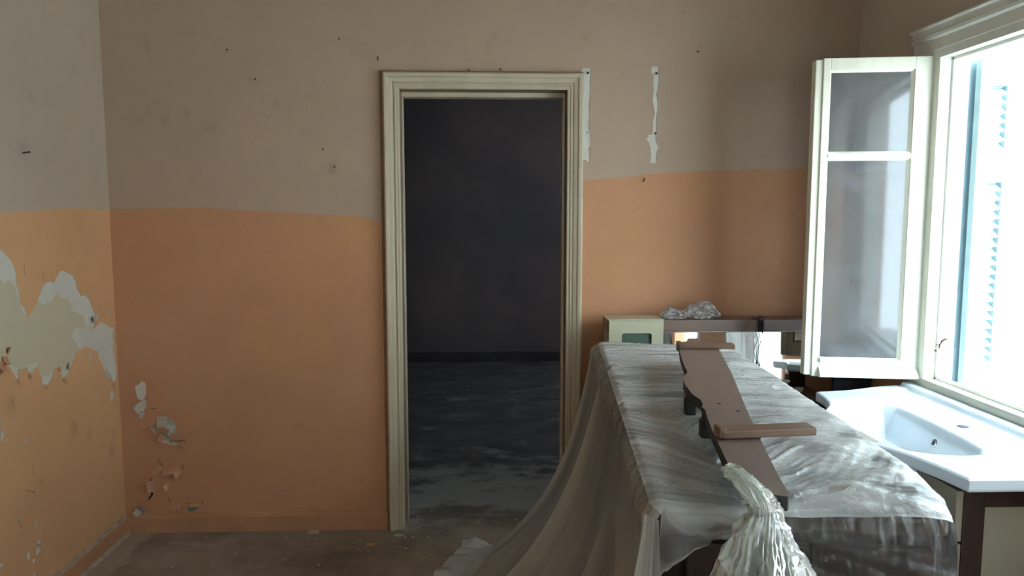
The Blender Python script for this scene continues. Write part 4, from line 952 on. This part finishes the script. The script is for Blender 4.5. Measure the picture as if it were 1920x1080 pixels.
for pts in ([(1095, 418), (1080, 450), (1065, 472)], [(940, 385), (958, 412), (978, 435)], [(880, 630), (905, 602)], [(1005, 610), (1020, 650), (1075, 666)], [(1110, 648), (1205, 648), (1212, 632)]): scratch(wb, [B6(*p) for p in pts], FB, .0028)

# ------------------------------------------------------------------ nails and screws
def nail(label, p, axis, ln, r=.0022, down=.0, head=.0045, cat='nail'):
    axis = Vector(axis); d = (axis+Vector((0, 0, down))).normalized(); p = Vector(p)
    mb = MB().tube([p-axis*.004, p+d*ln], r, 8).tube([p+d*ln, p+d*(ln+.0018)], head, 10)
    o = mk('nail' if cat == 'nail' else 'screw', mb, M['rust'], loc=p); return tag(o, label, cat)
nail('bent rusty nail sticking out of the pale upper left wall', onx(42, 287, XL), (1, 0, 0), .026, .0024, .15)
nail('small nail in the corner between left and back walls', ony(187, 109, YB)+Vector((.004, 0, 0)), (0, -1, 0), .010, .003)
nail('small nail high on the back wall, nearest the left corner', ony(427, 94, YB), (0, -1, 0), .008)
nail('tiny nail on the back wall above the faint smudge, left of the door', ony(479, 149, YB), (0, -1, 0), .006)
nail('dark nail head on the back wall left of the door, higher of two', ony(606, 280, YB), (0, -1, 0), .006, .003)
nail('nail in a smudged hole low on the upper back wall, left of the door', ony(628, 313, YB), (0, -1, 0), .012, .0026)
nail('upright bent nail just above the top left corner of the door frame', ony(709, 114, YB), (0, -1, 0), .018, .0024, 1.2)
nail('tiny dark nail high above and left of the door frame', ony(636, 73, YB), (0, -1, 0), .005)
nail('dark nail on the middle of the door frame top edge', ony(938, 131, YB), (0, -1, 0), .020, .003)
nail('small nail left of the middle on the door frame top edge', ony(879, 132, YB), (0, -1, 0), .016, .002)
nail('bent nail in the orange paint right of the door, below the white strip', ony(1206, 341, YB), (0, -1, 0), .026, .0025, .5)
for lb, x, y, r_ in (('dark wall plug at the top of the white plaster strip touching the door frame', 1102, 137, .006), ('small dark wall plug low in the white plaster strip touching the door frame', 1101, 249, .003), ('dark wall plug at the top of the narrow white plaster strip', 1231, 138, .0055), ('reddish wall plug low in the narrow white plaster strip', 1229, 250, .005)):
    nail(lb, ony(x, y, YB), (0, -1, 0), .003, r_*.8, 0, r_, 'wall plug').name = 'wall_plug'
nail('small nail in the wall at upper right above the mirror unit', ony(1308, 97, YB), (0, -1, 0), .005)

# ------------------------------------------------------------------ crumbs of plaster on the floor
def chip(label, x, y, r_, seed, mat, cat='paint chip', group=None, floor=0.0):
    rr = random.Random(seed); c = onz(x, y, 0); n = 8; pl = [(r_*cos(2*pi*i/n)*rr.uniform(.5, 1.3), r_*.75*sin(2*pi*i/n)*rr.uniform(.5, 1.3)) for i in range(n)]
    tx_, ty_ = rr.uniform(-.12, .12), rr.uniform(-.12, .12)
    vs = [(c.x+a, c.y+b2, .0012+abs(tx_*a+ty_*b2)+h_) for h_ in (0, .0022) for a, b2 in pl]
    fs = [tuple(range(n-1, -1, -1)), tuple(range(n, 2*n))]+[(i, (i+1) % n, n+(i+1) % n, n+i) for i in range(n)]
    o = mk('paint_chip', MB().add(vs, fs), mat, loc=(c.x, c.y, 0)); return tag(o, label, cat, group)
chip('pale orange paint chip on the floor in front of the door frame', 695, 1023, .028, 1, OR)
chip('whitish paint chip on the floor at the foot of the door frame', 747, 1005, .024, 2, PL)
chip('thin pale chip by the skirting left of the door', 588, 999, .04, 3, PL)
for i in range(34):
    rr = random.Random(900+i)
    if i < 20: x, y, r_ = rr.uniform(760, 1000), 880+rr.random()**.7*150, rr.uniform(.004, .012)
    else: x, y, r_ = rr.uniform(300, 760), rr.uniform(1003, 1070), rr.uniform(.003, .008)
    if i < 20: chip('crumb of white plaster strewn in and before the doorway', x, y, r_, 950+i, M['flake'], 'plaster crumb', 'plaster crumbs in the doorway').name = 'plaster_crumb'
    else: chip('tiny crumb of debris on the floor left of the doorway', x, y, r_, 950+i, M['flake'], 'plaster crumb', 'debris crumbs along the back wall').name = 'plaster_crumb'
